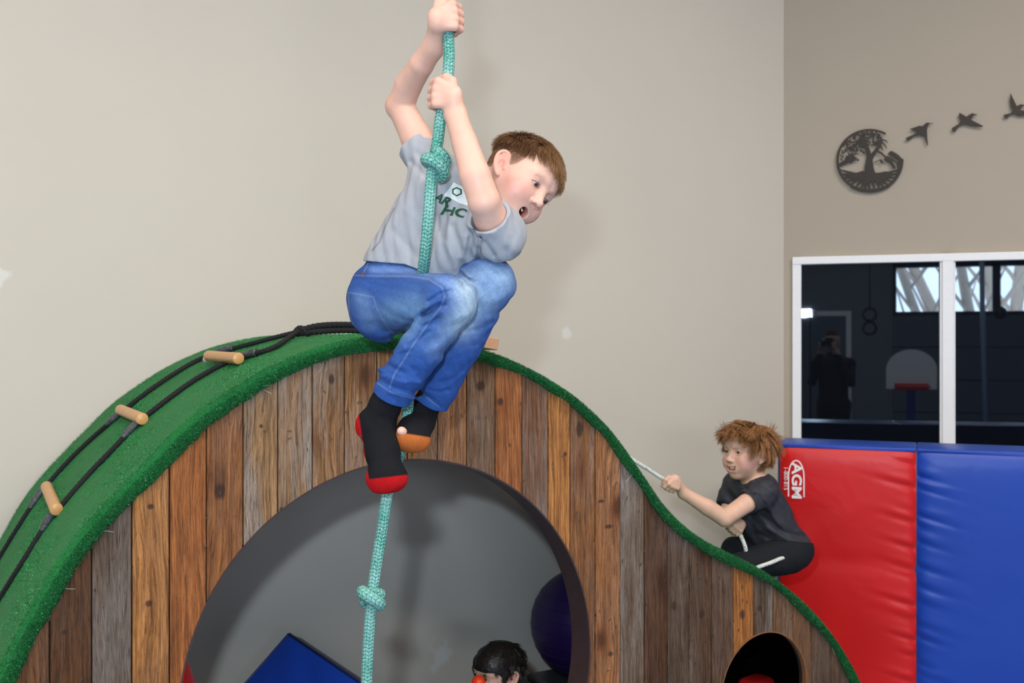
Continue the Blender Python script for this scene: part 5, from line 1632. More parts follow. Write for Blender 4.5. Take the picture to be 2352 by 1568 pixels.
cb_.chain([ballC + V3(0.01, 0.0, -0.05), ballC + V3(0.005, -0.028, -0.028), ballC + V3(0.0, -0.033, -0.012)], [0.012, 0.010, 0.008], 0.004)
kC1, kC2 = hipC + V3(-0.22, -0.20, 0.0), hipC + V3(0.02, -0.28, 0.0)
cb_.chain([hipC, kC1, kC1 + V3(0.14, -0.06, -0.02)], [0.06, 0.04, 0.03], 0.006)
cb_.chain([hipC, kC2, kC2 + V3(-0.14, 0.02, -0.02)], [0.06, 0.04, 0.03], 0.006)
me = cb_.mesh('person', 0.0034)
set_colors(me, skin_colors(verts_of(me), FC, 'shut', base=(0.60, 0.36, 0.26), brow=(0.03, 0.02, 0.015), brow_s=0.85, scalp=(0.012, 0.009, 0.008), line=lineC))
boyC = obj('person', me, M_skin)
tag(boyC, 'dark-haired boy sitting inside the hump behind the round opening', 'person')
add_eyes(boyC, FC, (-0.2, 0.97, -0.1), (0.03, 0.018, 0.012))
hc_ = obj('hair', long_hair(FC, 4500, np.random.default_rng(33), lambda p: 2.2 + 0.8 * np.clip(p[:, 2] / 9, 0, 1), (0.006, 0.005, 0.005), (0.026, 0.018, 0.013), 260, 0.28, 0.2, lineC, 0.0014, 1.0, 5), M_hair, boyC)
hair_cap(FC, lambda az: lineC(az) - 0.4, (7.75, 9.5, 8.1), (0.012, 0.009, 0.008), boyC)
tag(hc_, 'short near-black hair'); hc_['kind'] = 'stuff'
jc = Solid()
jc.chain([nkc + V3(0.0, 0, -0.03), hipC], [0.088, 0.10], 0.02)
jc.chain([shC1, nkc + V3(0, 0, -0.03), shC2], [0.052, 0.07, 0.052], 0.03)
jc.chain([shC1, elC, elC + (wrC - elC) * 0.8], [0.052, 0.044, 0.034], 0.006)
jc.disp(ripple(0.0015, 45, 35))
jc.cap(nkc + V3(0, 0, 0.02), nkc + V3(-0.03, -0.03, 0.12), 0.058, 0.06, 0.0, 's')
me = jc.mesh('sweater', 0.0045); set_colors(me, np.tile(np.array((0.012, 0.011, 0.018)), (len(me.vertices), 1)))
obj('sweater', me, vcol('navy_sweater', 0.9, 0.2, 400, 0.1, spec=0.2), boyC)
pc = Solid()
pc.chain([hipC, kC1, kC1 + V3(0.11, -0.05, -0.015)], [0.088, 0.055, 0.042], 0.01); pc.chain([hipC, kC2, kC2 + V3(-0.11, 0.015, -0.015)], [0.088, 0.055, 0.042], 0.01)
me = pc.mesh('trousers', 0.0045); set_colors(me, np.tile(np.array((0.016, 0.016, 0.02)), (len(me.vertices), 1)))
obj('trousers', me, bpy.data.materials['black_knit'], boyC)
bm = bmesh.new(); bmesh.ops.create_uvsphere(bm, u_segments=40, v_segments=24, radius=0.025)
me = bpy.data.meshes.new('ball'); bm.to_mesh(me); bm.free()
o = obj('ball', me, simple('orange_red_plastic', srgb(236, 62, 22), 0.35, var=0.04), None, True); o.location = ballC
tag(o, 'small orange-red ball held before the face of the boy inside', 'ball')

# ================================================================ ON THE HUMP: ROPE LADDER AND WOODEN BAR
def on_turf(px, py, off=0.0, dmax=DEPTH - 0.02):
    r = ray(px, py); o = V3(0, 0, CAMZ); best = None
    ts = np.linspace(2.2, 6.0, 2600); pts = o + r[None, :] * ts[:, None]
    u = pts @ U; d = pts @ D - FRONT; g = pts[:, 2] - (topz(u) + off)
    ok = np.where((g[1:] <= 0) & (d[1:] > -0.03) & (d[1:] < dmax))[0]
    if len(ok): return pts[ok[0] + 1]
    k = np.argmin(np.where((d > 0.1) & (d < dmax), np.abs(g), 9)); p = pts[k].copy(); p[2] = topz(u[k]) + off
    return p


M_black = simple('black_cord', srgb(26, 26, 28), 0.85, 0.5, 500, var=0.3)
M_rung = simple('varnished_rung', srgb(198, 147, 92), 0.35, 0.05, 30, var=0.08)
M_tape = simple('shiny_whipping', srgb(58, 60, 66), 0.25, 0.6, 300, var=0.6, spec=0.8)
M_tuft = simple('white_frayed_end', srgb(214, 200, 196), 0.9, 0.5, 300)
lad = empty('rope_ladder', S(0.9, 0.6, topz(0.9) + 0.02))
tag(lad, 'black rope ladder with varnished wooden rungs lying on the turf', 'rope ladder')
farP = [(-60, 1395), (0, 1280), (45, 1205), (91, 1136), (150, 1066), (205, 1012), (262, 962), (299, 930), (345, 895), (400, 858), (460, 824), (524, 803)]
nearP = [(-70, 1500), (0, 1374), (55, 1285), (112, 1195), (150, 1150), (205, 1087), (258, 1032), (305, 983), (342, 950), (400, 905), (460, 864), (526, 829), (561, 818), (630, 797)]
F3 = [on_turf(x, y, 0.012) for x, y in farP]; N3 = [on_turf(x, y, 0.012) for x, y in nearP]
def run_down(first):                           # on down the slope, past the picture, to the floor
    u0 = first @ U; d0 = first @ D - FRONT
    us_ = np.linspace(-0.10, u0 - 0.03, 7)
    return [S(u, d0 + (u - u0) * 0.1 - 0.0, topz(u) + 0.012) - U * (0.012 if u < 0.05 else 0.0) for u in us_]
FD, ND = run_down(F3[0]), run_down(N3[0])
F3 = FD + F3; N3 = ND + N3
J1 = S(0.985, 0.55, topz(0.985) + 0.020); J2 = S(1.05, 0.50, topz(1.05) + 0.024); J3 = S(1.16, 0.50, topz(1.16) + 0.026); J4 = S(1.24, 0.42, topz(1.24) + 0.026); J5 = S(1.30, 0.34, topz(1.30) + 0.026)
F3 += [J1 + D * 0.02, J2 + V3(0, 0, 0.004)]; N3 += [J1 - D * 0.02, J2 - V3(0, 0, 0.004)]
for pts in (F3, N3):
    under(obj('rope_strand', tube('rope_strand', spline(pts, 520), 0.0085, 12, lobes=3, twist=150.0, depth=0.26), M_black), lad)
for k, oz in enumerate((0.009, -0.009)):
    under(obj('rope_bundle', tube('rope_bundle', spline([J1 + V3(0, 0, oz * .4), J2 + V3(0, 0, oz), J3 + V3(0, 0, oz), J4 + V3(0, 0, oz), J5 + V3(0, 0, oz * .5)], 260), 0.0112, 14, lobes=3, twist=130.0, depth=0.22), M_black), lad)
under(obj('lashing', tube('lashing', spline([J1 + (J2 - J1) * t + V3(0, 0, 0.014 * math.sin(9 * t)) + D * 0.014 * math.cos(9 * t) for t in np.linspace(-0.2, 0.75, 24)], 120), 0.0085, 10, lobes=3, twist=140, depth=0.2), M_black), lad)
rungs = [((479, 817), (548, 823)), ((277, 941), (327, 962)), ((107, 1117), (130, 1170))]
low = [(FD[4] + V3(0, 0, 0.012) - U * 0.012, ND[4] + V3(0, 0, 0.012) - U * 0.012), (FD[2] + V3(0, 0, 0.008) - U * 0.016, ND[2] + V3(0, 0, 0.008) - U * 0.016)]
for (a, b) in rungs + low:
    A, B = (on_turf(*a, 0.03), on_turf(*b, 0.024)) if len(a) == 2 else (a, b)
    ax = (B - A) / np.linalg.norm(B - A); Lr = np.linalg.norm(B - A)
    r0 = 0.0175
    ts = [0, 0.0015, 0.004] + list(np.linspace(0.03, Lr - 0.03, 8)) + [Lr - 0.004, Lr - 0.0015, Lr]
    rr = [0.0155, 0.0172, 0.0178] + [r0] * 8 + [0.0178, 0.0172, 0.0155]
    rg = under(obj('rung', tube('rung', [A + ax * t for t in ts], rr, 24), M_rung), lad)
    for end, strand in ((A, F3), (B, N3)):
        dlt = [np.linalg.norm(q - end) for q in strand]; k = int(np.argmin(dlt)); c0 = end + (ax if end is A else -ax) * 0.014
        path = spline(strand, 400); kk_ = int(np.argmin(np.linalg.norm(path - c0, axis=1)))
        k0_, k1_ = max(0, kk_ - 14), min(399, kk_ + 3)
        seg = path[k0_:k1_] + V3(0, 0, 0.002)
        under(obj('whipping', tube('whipping', spline(seg, 40), np.interp(np.linspace(0, 1, 40), [0, .3, 1], [0.009, 0.0135, 0.013]), 12, lobes=5, twist=260, depth=0.25), M_tape), lad)
    bm = bmesh.new(); bmesh.ops.create_icosphere(bm, subdivisions=3, radius=0.011)
    for v in bm.verts: v.co *= 1 + 0.25 * math.sin(v.co.x * 900) * math.sin(v.co.z * 800 + 1)
    me = bpy.data.meshes.new('frayed_end'); bm.to_mesh(me); bm.free()
    if len(a) == 2 and a != rungs[1][0]:
        o = obj('frayed_end', me, M_tuft, None, True); under(o, lad); o.location = A - ax * 0.03 + V3(0, 0, -0.012)

# wooden bar across the crest that the ladder is tied to
BT = math.atan2(1.570 - 1.617, 1.505 - 1.20)
e = empty('wooden_bar', S(1.20, 0.10, 1.619), TH)
M_bar = simple('pale_planed_wood', srgb(212, 164, 132), 0.55, 0.1, 25, var=0.08)
o = obj('bar', box_mesh('bar', (0.07, 0.0, 0.0), (0.310, 0.10, 0.038), 0.003), M_bar, e); o.rotation_euler = (0, -BT, 0)
for x in (0.10, 0.15):
    bm = bmesh.new(); bmesh.ops.create_cone(bm, cap_ends=True, segments=16, radius1=0.006, radius2=0.006, depth=0.004); bmesh.ops.translate(bm, vec=(x, 0.05, 0.038), verts=bm.verts[:])
    me = bpy.data.meshes.new('screw'); bm.to_mesh(me); bm.free(); q = obj('screw', me, M_dark, e); q.rotation_euler = (0, -BT, 0)
tag(e, 'pale wooden bar lying across the crest of the turf hump', 'wooden bar')

# ================================================================ INSIDE THE HUMP
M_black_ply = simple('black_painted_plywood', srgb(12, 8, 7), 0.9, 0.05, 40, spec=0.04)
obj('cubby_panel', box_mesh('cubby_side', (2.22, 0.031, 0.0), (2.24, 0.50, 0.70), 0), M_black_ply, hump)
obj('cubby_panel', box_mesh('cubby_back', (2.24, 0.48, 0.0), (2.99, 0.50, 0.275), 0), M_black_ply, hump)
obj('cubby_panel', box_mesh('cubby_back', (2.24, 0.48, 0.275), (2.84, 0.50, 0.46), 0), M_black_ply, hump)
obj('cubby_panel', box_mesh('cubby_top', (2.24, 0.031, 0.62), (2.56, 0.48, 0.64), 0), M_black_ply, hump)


def under_deck(u0, u1, d0, d1, o0, o1):
    idx = [i for i in range(0, len(TOP), 3) if u0 < TOP[i][0] < u1]; vs, fs = [], []
    for i in idx:
        for (d, o) in ((d0, o0), (d1, o0), (d1, o1), (d0, o1)): p = TOP[i] + TNRM[i] * o; vs.append((p[0], d, p[1]))
    for k in range(len(idx) - 1):
        for q in range(4): fs.append((4 * k + q, 4 * k + 4 + q, 4 * k + 4 + (q + 1) % 4, 4 * k + (q + 1) % 4))
    fs += [(0, 1, 2, 3), tuple(4 * (len(idx) - 1) + q for q in (3, 2, 1, 0))]
    return pydata('cubby_lining', vs, fs)


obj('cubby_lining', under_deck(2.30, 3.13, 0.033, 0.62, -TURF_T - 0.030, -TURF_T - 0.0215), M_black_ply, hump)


def cushion(name, lo, hi, mat, bevel, label, cat, rz=0.0, loc=(0, 0, 0)):
    me = box_mesh(name, lo, hi, bevel, 4)
    o = obj(name, me, mat, None, True); o.location = loc; o.rotation_euler = (0, 0, rz)
    return tag(o, label, cat)


def vinyl(name, rgb, rough=0.36, wr=0.16):
    n = NT(name); c = n.coord()
    f = n.noise(c, 6, 3, 0.5, 0.6); g = n.noise(c, 900, 2)
    k = n.ramp(n.noise(c, 2.2, 3), [(0.3, tuple(x * 0.93 for x in rgb)), (0.7, tuple(min(1, x * 1.05) for x in rgb))])
    n.set(n.b, Base_Color=k, Roughness=rough)
    n.b.inputs['Specular IOR Level'].default_value = 0.4
    n.bump(n.math('ADD', f, n.math('MULTIPLY', g, 0.02)), wr, 0.02)
    return n.m


M_red = vinyl('red_vinyl', srgb(200, 22, 24)); M_blue = vinyl('blue_vinyl', srgb(26, 66, 168)); M_navy = vinyl('navy_vinyl', srgb(46, 58, 104))
M_redc = vinyl('red_cushion_vinyl', srgb(206, 34, 32)); M_yel = simple('yellow_piping', srgb(240, 190, 40), 0.5); M_grey = vinyl('grey_vinyl', srgb(62, 66, 74))
# grey crash mat on the floor inside
cushion('crash_mat', (-0.36, -0.42, 0.0), (0.40, 0.44, 0.115), M_grey, 0.02, 'grey crash mat under the boy inside the hump', 'mat', TH, S(1.80, 0.75, 0))
cushion('foam_pad', (-0.20, -0.22, 0.0), (0.30, 0.44, 0.115), M_grey, 0.02, 'grey foam pad under the purple exercise ball', 'mat', TH, S(2.43, 0.75, 0))
# big purple exercise ball
bcn = S(*(lambda p: (p @ U, p @ D - FRONT, 0))(on_plane(1343, 1430, D, FRONT + 1.0)))
bz = on_plane(1343, 1430, D, FRONT + 1.0)[2]
bm = bmesh.new(); bmesh.ops.create_uvsphere(bm, u_segments=64, v_segments=40, radius=0.2385)
me = bpy.data.meshes.new('exercise_ball'); bm.to_mesh(me); bm.free()
eb_ = empty('exercise_ball', (bcn[0], bcn[1], bz))
M_purple = vinyl('purple_rubber', srgb(44, 24, 84), 0.4, 0.05)
obj('ball_skin', me, M_purple, eb_, True)
for k in range(7):
    a = math.radians(-36 + 12 * k); ang = np.linspace(0, 2 * math.pi, 90)
    obj('grip_ring', tube('grip_ring', np.c_[0.2385 * math.cos(a) * np.cos(ang), 0.2385 * math.cos(a) * np.sin(ang), 0.2385 * math.sin(a) + 0 * ang], 0.002, 6, caps=False), M_purple, eb_)
me = tube('plug', [(0, 0, 0.236), (0, 0, 0.241)], 0.008, 12); pg = obj('plug', me, M_white, eb_); pg.rotation_euler = (0.75, 0.0, 0.55)
tag(eb_, 'large dark purple exercise ball behind the round opening', 'exercise ball')
# blue wedge mat leaning on the wall, one corner up
def slab(name, poly, thick, nrm, mat_f, mat_s, label, cat):
    poly = [V3(*p) for p in poly]; n = len(poly); nrm = V3(*nrm) / np.linalg.norm(nrm)
    root = empty(name, (poly[0][0], poly[0][1], 0)); cen = sum(poly) / n
    vs, fs = [], []
    m = 14                                     # slightly pillowed front
    bm = bmesh.new(); fv = [bm.verts.new(p) for p in poly]; f = bm.faces.new(fv)
    bmesh.ops.subdivide_edges(bm, edges=bm.edges[:], cuts=9, use_grid_fill=True)
    bmesh.ops.triangulate(bm, faces=bm.faces[:]); bmesh.ops.subdivide_edges(bm, edges=bm.edges[:], cuts=1)
    for v in bm.verts:
        co = np.array(v.co); e_ = min(np.linalg.norm(np.cross(co - a, (b - a) / np.linalg.norm(b - a))) for a, b in zip(poly, poly[1:] + poly[:1]))
        v.co = Vector(co + nrm * (0.018 * (1 - math.exp(-e_ / 0.05)) + 0.004 * math.sin(co[0] * 41 + co[2] * 23) * min(1, e_ / 0.05)))
    me = bpy.data.meshes.new('front'); bm.to_mesh(me); bm.free()
    under(obj('front', me, mat_f, None, True), root)
    b2 = [p - nrm * thick for p in poly]
    me = pydata('side', poly + b2, [(i, (i + 1) % n, n + (i + 1) % n, n + i) for i in range(n)] + [tuple(range(2 * n - 1, n - 1, -1))])
    bm = bmesh.new(); bm.from_mesh(me); bmesh.ops.recalc_face_normals(bm, faces=bm.faces[:]); bm.to_mesh(me); bm.free()
    under(obj('side', me, mat_s), root)
    under(obj('piping', tube('piping', poly + [poly[0]], 0.006, 8), mat_s), root)
    return tag(root, label, cat)


wn = V3(-0.42, -0.80, 0.42); wn /= np.linalg.norm(wn)
A0 = on_plane(664, 1456, D, FRONT + 0.93)
def wedge_pt(px, py):
    r = ray(px, py); t = ((A0 - V3(0, 0, CAMZ)) @ wn) / (r @ wn); return r * t + V3(0, 0, CAMZ)
wl1 = wedge_pt(450, 1698); wr1 = wedge_pt(1000, 1683)
f0 = lambda p, q: p + (q - p) * ((0.02 - p[2]) / (q[2] - p[2]))
wb1, wb2 = f0(A0, wl1), f0(A0, wr1)
uA, uB = A0 @ U, wb2 @ U; kq_ = (1.40 - uA) / (uB - uA); wc_ = A0 + (wb2 - A0) * kq_; wd_ = wb1 + (wb2 - wb1) * ((1.40 - wb1 @ U) / (wb2 @ U - wb1 @ U))
slab('wedge_mat', [A0, wb1, wd_, wc_], 0.075, wn, M_blue, M_navy, 'blue wedge mat with one corner up, leaning inside the hump', 'mat')
# red roll at the side of the opening
rc = on_plane(330, 1500, D, FRONT + 0.5)
prof = [(0.0, 0.66), (0.06, 0.655), (0.11, 0.635), (0.135, 0.60), (0.148, 0.55), (0.152, 0.40), (0.152, 0.06), (0.145, 0.015), (0.13, 0.0), (0.0, 0.0)]
vs, fs = [], []
for k in range(48):
    a = 2 * math.pi * k / 48
    for (r, z) in prof: vs.append((r * math.cos(a), r * math.sin(a), z))
for k in range(48):
    for j in range(len(prof) - 1): fs.append((k * 10 + j, k * 10 + j + 1, ((k + 1) % 48) * 10 + j + 1, ((k + 1) % 48) * 10 + j))
o = obj('foam_roll', pydata('foam_roll', vs, fs), M_redc, None, True); o.location = (rc[0], rc[1], 0)
tag(o, 'upright red foam roll inside the hump beside the round opening', 'foam roll')
# red cushion with yellow piping in the small opening, red mat behind
kq = S(2.335, 0.20, 0)
cs = empty('cushion', kq, TH)
obj('pad', box_mesh('pad', (-0.07, -0.06, 0.0), (0.042, 0.12, 0.425), 0.02, 3), M_redc, cs, True)
obj('piping', tube('piping', [(0.044, -0.062, 0.02), (0.044, -0.062, 0.36), (0.034, -0.062, 0.405), (0.012, -0.062, 0.428)], 0.006, 8), M_yel, cs)
obj('piping', tube('piping_white', [(0.030, -0.066, 0.395), (0.022, -0.067, 0.42), (0.006, -0.066, 0.432)], 0.008, 8), M_white, cs)
tag(cs, 'red cushion with yellow piping just inside the small opening', 'cushion')
cushion('cushion', (-0.07, -0.05, 0.0), (0.07, 0.06, 0.238), M_redc, 0.03, 'plain red cushion in the dark behind the small opening', 'cushion', TH + 0.2, S(2.84, 0.36, 0))

# ================================================================ GYM MATS BY THE WINDOW
MA = math.radians(22.0); ME_ = V3(math.cos(MA), -math.sin(MA), 0); MN = V3(math.sin(MA), math.cos(MA), 0)
m0 = P(1792, 1020, 4.60); mtop = m0[2]
c0 = on_plane(1792, 1000, RN, RDIST)
mat_root = empty('folding_gym_mat', (m0[0], m0[1], 0), -MA)
tag(mat_root, 'folded gym mat with red and blue panels standing under the window', 'gym mat')
mx1 = (lambda p: (p - m0) @ ME_)(on_plane(2104, 1040, MN, m0 @ MN))
TH_M = 0.30


def mat_panel(name, x0, x1, mat, seed, seam):
    nx, nz = 110, 150
    xs = np.linspace(x0, x1, nx); zs = np.linspace(0.0, mtop, nz); X, Z = np.meshgrid(xs, zs)
    ex = np.minimum(X - x0, x1 - X); ez = np.minimum(mtop - Z, Z)
    rr = np.random.default_rng(seed)
    pil = 0.022 * (1 - np.exp(-ex / 0.03)) * (1 - np.exp(-ez / 0.03))
    y = -pil
    for (sx, sgn) in seam:                              # short gathers pulled in along the seam
        for k in range(12):
            zc = 0.08 + (mtop - 0.14) * (k + rr.uniform(0.1, 0.9)) / 12; w = rr.uniform(0.008, 0.020); L = rr.uniform(0.05, 0.13)
            dx = np.abs(X - sx)
            y += rr.uniform(0.003, 0.008) * np.exp(-((Z - zc - sgn * 0.25 * dx) / w) ** 2) * np.exp(-(dx / L) ** 2) * np.clip(dx / 0.008, 0, 1)
            y -= rr.uniform(0.002, 0.006) * np.exp(-((Z - zc - 0.03 - sgn * 0.2 * dx) / (w * 1.4)) ** 2) * np.exp(-(dx / L) ** 2) * np.clip(dx / 0.008, 0, 1)
    for k in range(5):                                  # long soft creases
        a = rr.uniform(-0.9, 0.9); cx_ = rr.uniform(x0, x1); cz_ = rr.uniform(0.2, mtop - 0.1)
        d = (X - cx_) * math.sin(a) + (Z - cz_) * math.cos(a); s = (X - cx_) * math.cos(a) - (Z - cz_) * math.sin(a)
        y += rr.uniform(-0.004, 0.005) * np.exp(-(d / 0.05) ** 2) * np.exp(-(s / 0.35) ** 2)
    me = fastmesh(name, np.stack([X, y, Z], -1).reshape(-1, 3), (np.arange(nz - 1)[:, None, None] * nx + np.arange(nx - 1)[None, :, None] + np.array([0, 1, nx + 1, nx])[None, None]).reshape(-1, 4))
    return obj(name, me, mat, mat_root, True)


tag(mat_panel('panel', 0.0, mx1, M_red, 2, [(mx1, 1)]), 'red vinyl mat panel')
tag(mat_panel('panel', mx1 + 0.004, mx1 + 0.72, M_blue, 4, [(mx1 + 0.004, -1)]), 'blue vinyl mat panel')
obj('core', box_mesh('core', (-0.012, 0.001, 0.0), (mx1 + 0.72, TH_M, mtop), 0.012, 3), M_navy, mat_root, True)
for (a, b) in ((-0.012, mx1), (mx1 + 0.004, mx1 + 0.72)):
    obj('top_cover', box_mesh('top_cover', (a, -0.004, mtop - 0.010), (b, TH_M, mtop + 0.004), 0.005, 3), M_blue, mat_root, True)
    obj('seam', tube('seam', [(a, -0.006, mtop - 0.008), (b, -0.006, mtop - 0.008)], 0.004, 8), M_blue, mat_root)
# printed maker's mark, turned on its side
M_print = simple('white_print', srgb(236, 226, 226), 0.5, var=0.03)


def mat_xz(px, py): p = on_plane(px, py, MN, m0 @ MN - 0.022); return (p - m0) @ ME_, p[2]


def mat_print(v2, f, name):
    me = pydata(name, [(x, -0.0255, z) for x, z in v2], f); return obj(name, me, M_print, mat_root)


lx, lz = mat_xz(1832, 1092); sx_, sz_ = mat_xz(1814, 1132); 
# each glyph reads from top to bottom: text +x runs down (-z), text up runs to +x
def turned(v, cx_, cz_): return [(cx_ + y, cz_ - x) for x, y in v[:, :2]]
v2, f2 = text_tris('AGM', 0.074, 0.0, 0.03); mat_print(turned(v2 * [1.02, 0.80, 1], mat_xz(1829, 1104)[0], mat_xz(1829, 1104)[1]), f2, 'lettering')
o_ = []; cxp, czp = mat_xz(1829, 1100); ol = []
for a in np.linspace(math.pi, 0, 30): ol.append((-0.02 - 0.062 * math.sin(a) , 0.030 * math.cos(a)))
pth = [(-0.30 + 0.385, -0.032)] ; arch = [(0.080, -0.034), (0.02, -0.034)] + [(-0.01 - 0.075 * math.sin(a), -0.034 * math.cos(a)) for a in np.linspace(0, math.pi, 26)] + [(0.02, 0.034), (0.080, 0.034)]
arch = np.array(arch); tg = np.gradient(arch, axis=0); tg /= np.linalg.norm(tg, axis=1)[:, None]; nn = np.stack([-tg[:, 1], tg[:, 0]], 1) * 0.0028
vv = np.concatenate([arch + nn, arch - nn]); k_ = len(arch)
mat_print([(cxp + y, czp - x) for x, y in vv], [(i, i + 1, k_ + i + 1, k_ + i) for i in range(k_ - 1)], 'logo_outline')
v2, f2 = text_tris('1-800-815', 0.026); mat_print(turned(v2, *mat_xz(1805, 1098)), f2, 'lettering')

# ================================================================ METAL ORNAMENTS ON THE WINDOW WALL
M_orn = simple('dark_bronze_metal', srgb(52, 45, 40), 0.55, var=0.1, metal=0.3)
zp = lambda x, y: (1900 + x / 5.204, 200 + y / 5.204)        # enlargement -> picture pixels


def wall_xz(px, py): p = on_right(px, py, 0.02); return p @ RE, p[2]


def plate(name, pts, label, cat, group=None):
    xz = [wall_xz(*zp(*p)) for p in pts]
    root = right_root(name)
    bm = bmesh.new(); f = bm.faces.new([bm.verts.new((x, RDIST - 0.020, z)) for x, z in xz])
    r = bmesh.ops.extrude_face_region(bm, geom=[f]); bmesh.ops.translate(bm, vec=(0, 0.004, 0), verts=[v for v in r['geom'] if isinstance(v, bmesh.types.BMVert)])
    bmesh.ops.recalc_face_normals(bm, faces=bm.faces[:]); bmesh.ops.triangulate(bm, faces=bm.faces[:])
    me = bpy.data.meshes.new('silhouette'); bm.to_mesh(me); bm.free(); obj('silhouette', me, M_orn, root)
    cx_ = sum(x for x, z in xz) / len(xz); cz_ = sum(z for x, z in xz) / len(xz)
    obj('standoff', tube('standoff', [(cx_, RDIST - 0.017, cz_), (cx_, RDIST - 0.0005, cz_)], 0.005, 10), M_orn, root)
    return tag(root, label, cat, group)


plate('bird_ornament', [(1275, 430), (1225, 440), (1205, 465), (1192, 510), (1196, 600), (1205, 690), (1195, 700), (1165, 600), (1150, 585), (1100, 572), (1040, 585), (975, 640), (950, 630), (940, 605), (1040, 562), (1072, 538), (1060, 525), (985, 500), (1105, 460), (1140, 465), (1165, 440), (1195, 421), (1220, 428)],
      'dark metal flying bird with wing down, beside the tree ornament', 'wall ornament', 'metal birds on the wall')
plate('bird_ornament', [(1800, 328), (1745, 345), (1722, 378), (1730, 395), (1780, 420), (1865, 465), (1860, 474), (1780, 471), (1700, 458), (1640, 440), (1580, 465), (1525, 535), (1495, 515), (1490, 490), (1570, 440), (1600, 400), (1572, 350), (1580, 305), (1665, 352), (1705, 325), (1735, 310), (1760, 320)],
      'dark metal gliding bird between the two other birds', 'wall ornament', 'metal birds on the wall')
plate('bird_ornament', [(2378, 215), (2348, 224), (2325, 245), (2308, 275), (2352, 280), (2440, 300), (2470, 322), (2420, 334), (2352, 338), (2290, 345), (2245, 318), (2190, 330), (2145, 378), (2115, 355), (2110, 330), (2200, 308), (2222, 270), (2200, 245), (2186, 170), (2190, 68), (2222, 135), (2265, 225), (2315, 205)],
      'dark metal bird with one wing raised straight up', 'wall ornament', 'metal birds on the wall')

# tree in a broken ring: flat strips blended into one plate
tree = Solid()
TF = Frame(np.stack([RE, V3(0, 0, 1), -RN], 1), V3(0, 0, 0), 1.0)


def tl(x, y): p = on_right(*zp(x, y), 0.02); return (p @ RE, p[2], -(RDIST - 0.02))


wpx = RDIST / (ray(1996, 370) @ RN) / FPX / 5.204            # metres per enlarged pixel


def strip(pts, w0, w1=None, k=0.002):
    w1 = w0 if w1 is None else w1; ws = np.linspace(w0, w1, len(pts)) * wpx
    for i in range(len(pts) - 1): tree.cap(tl(*pts[i]), tl(*pts[i + 1]), ws[i], ws[i + 1], k, 'u', TF)


ring = [(508 + 385 * math.cos(a), 877 - 366 * math.sin(a)) for a in np.linspace(math.radians(62), math.radians(361), 74)]
strip(ring, 13, 17, 0)
strip([(505, 1040), (490, 960), (498, 890), (505, 830), (480, 740), (440, 660), (410, 600)], 44, 14)
strip([(540, 1040), (520, 950), (515, 860), (560, 790), (620, 700), (650, 620), (600, 560)], 34, 9)
strip([(505, 830), (500, 770), (470, 690), (430, 600), (480, 530)], 18, 8); strip([(590, 760), (650, 790), (690, 830), (760, 850), (830, 900), (850, 960)], 12, 8)
strip([(480, 720), (400, 690), (330, 690), (260, 720), (200, 760)], 11, 6); strip([(450, 660), (380, 640), (300, 660), (240, 640), (190, 700)], 11, 6); strip([(420, 620), (370, 560), (330, 560)], 10, 6)
strip([(560, 900), (620, 870), (680, 915)], 6, 5); strip([(640, 880), (650, 915)], 5); strip([(640, 640), (690, 690), (710, 730)], 8, 6); strip([(650, 640), (690, 630), (720, 660)], 8, 6); strip([(640, 700), (660, 750)], 12, 6)
strip([(380, 1050), (505, 1040), (620, 1040), (700, 1020), (790, 1045), (850, 1025)], 24, 8); strip([(505, 1030), (420, 1020), (340, 1040), (240, 1055), (170, 1030)], 22, 8)
for a in np.linspace(math.radians(198), math.radians(342), 17):                # roots fan down to the ring
    e_ = (508 + 375 * math.cos(a), 877 - 356 * math.sin(a)); st_ = (508 + 130 * math.cos(a), 1050 - 10 * math.sin(a))
    mid = ((st_[0] + e_[0]) / 2 + 14 * math.sin(a * 9), (st_[1] + e_[1]) / 2); strip([st_, mid, e_], 22, 9)
strip([(300, 1190), (400, 1225), (508, 1235), (620, 1225), (720, 1185)], 20)
strip([(880, 880), (850, 1000)], 26, 12); strip([(770, 790), (830, 830), (890, 880)], 26, 22); strip([(730, 800), (760, 770)], 8); strip([(700, 860), (760, 890), (800, 960)], 18, 16); strip([(250, 850), (300, 830)], 30, 24); strip([(150, 930), (240, 880)], 22, 26)
rng = np.random.default_rng(17)
cnt = 0
while cnt < 165:                                                                 # leaves
    a = rng.uniform(math.radians(60), math.radians(188)); r = rng.uniform(0.45, 0.97)
    x, y = 508 + 370 * r * math.cos(a), 877 - 352 * r * math.sin(a)
    if (x > 705 and y < 740) or (440 < x < 620 and y > 690) or (y > 700 and x > 330 and x < 470 and rng.random() < .6): continue
    an = rng.uniform(0, math.pi); L = rng.uniform(9, 20)
    strip([(x - L * math.cos(an), y - L * math.sin(an)), (x + L * math.cos(an), y + L * math.sin(an))], rng.uniform(5, 11), 4, 0); cnt += 1
for (x, y) in [(440, 780), (410, 760), (360, 760), (345, 850), (370, 870), (330, 870), (650, 880), (820, 800), (850, 820), (870, 850)]:
    strip([(x - 12, y - 8), (x + 12, y + 8)], 10, 4, 0); strip([(x - 10, y + 10), (x + 10, y - 10)], 8, 4, 0)
tree.cut(lambda p: (np.abs(p @ RN.astype(np.float32) - np.float32(RDIST - 0.0185)) - 0.0025).astype(np.float32))
me = tree.mesh('tree_silhouette', 0.0017, 14, 0.003)
tr_root = right_root('tree_ornament'); o = obj('silhouette', me, M_orn, None, False); o.parent = tr_root; o.matrix_parent_inverse = Matrix.Rotation(TR, 4, 'Z')
q = wall_xz(*zp(505, 1040))
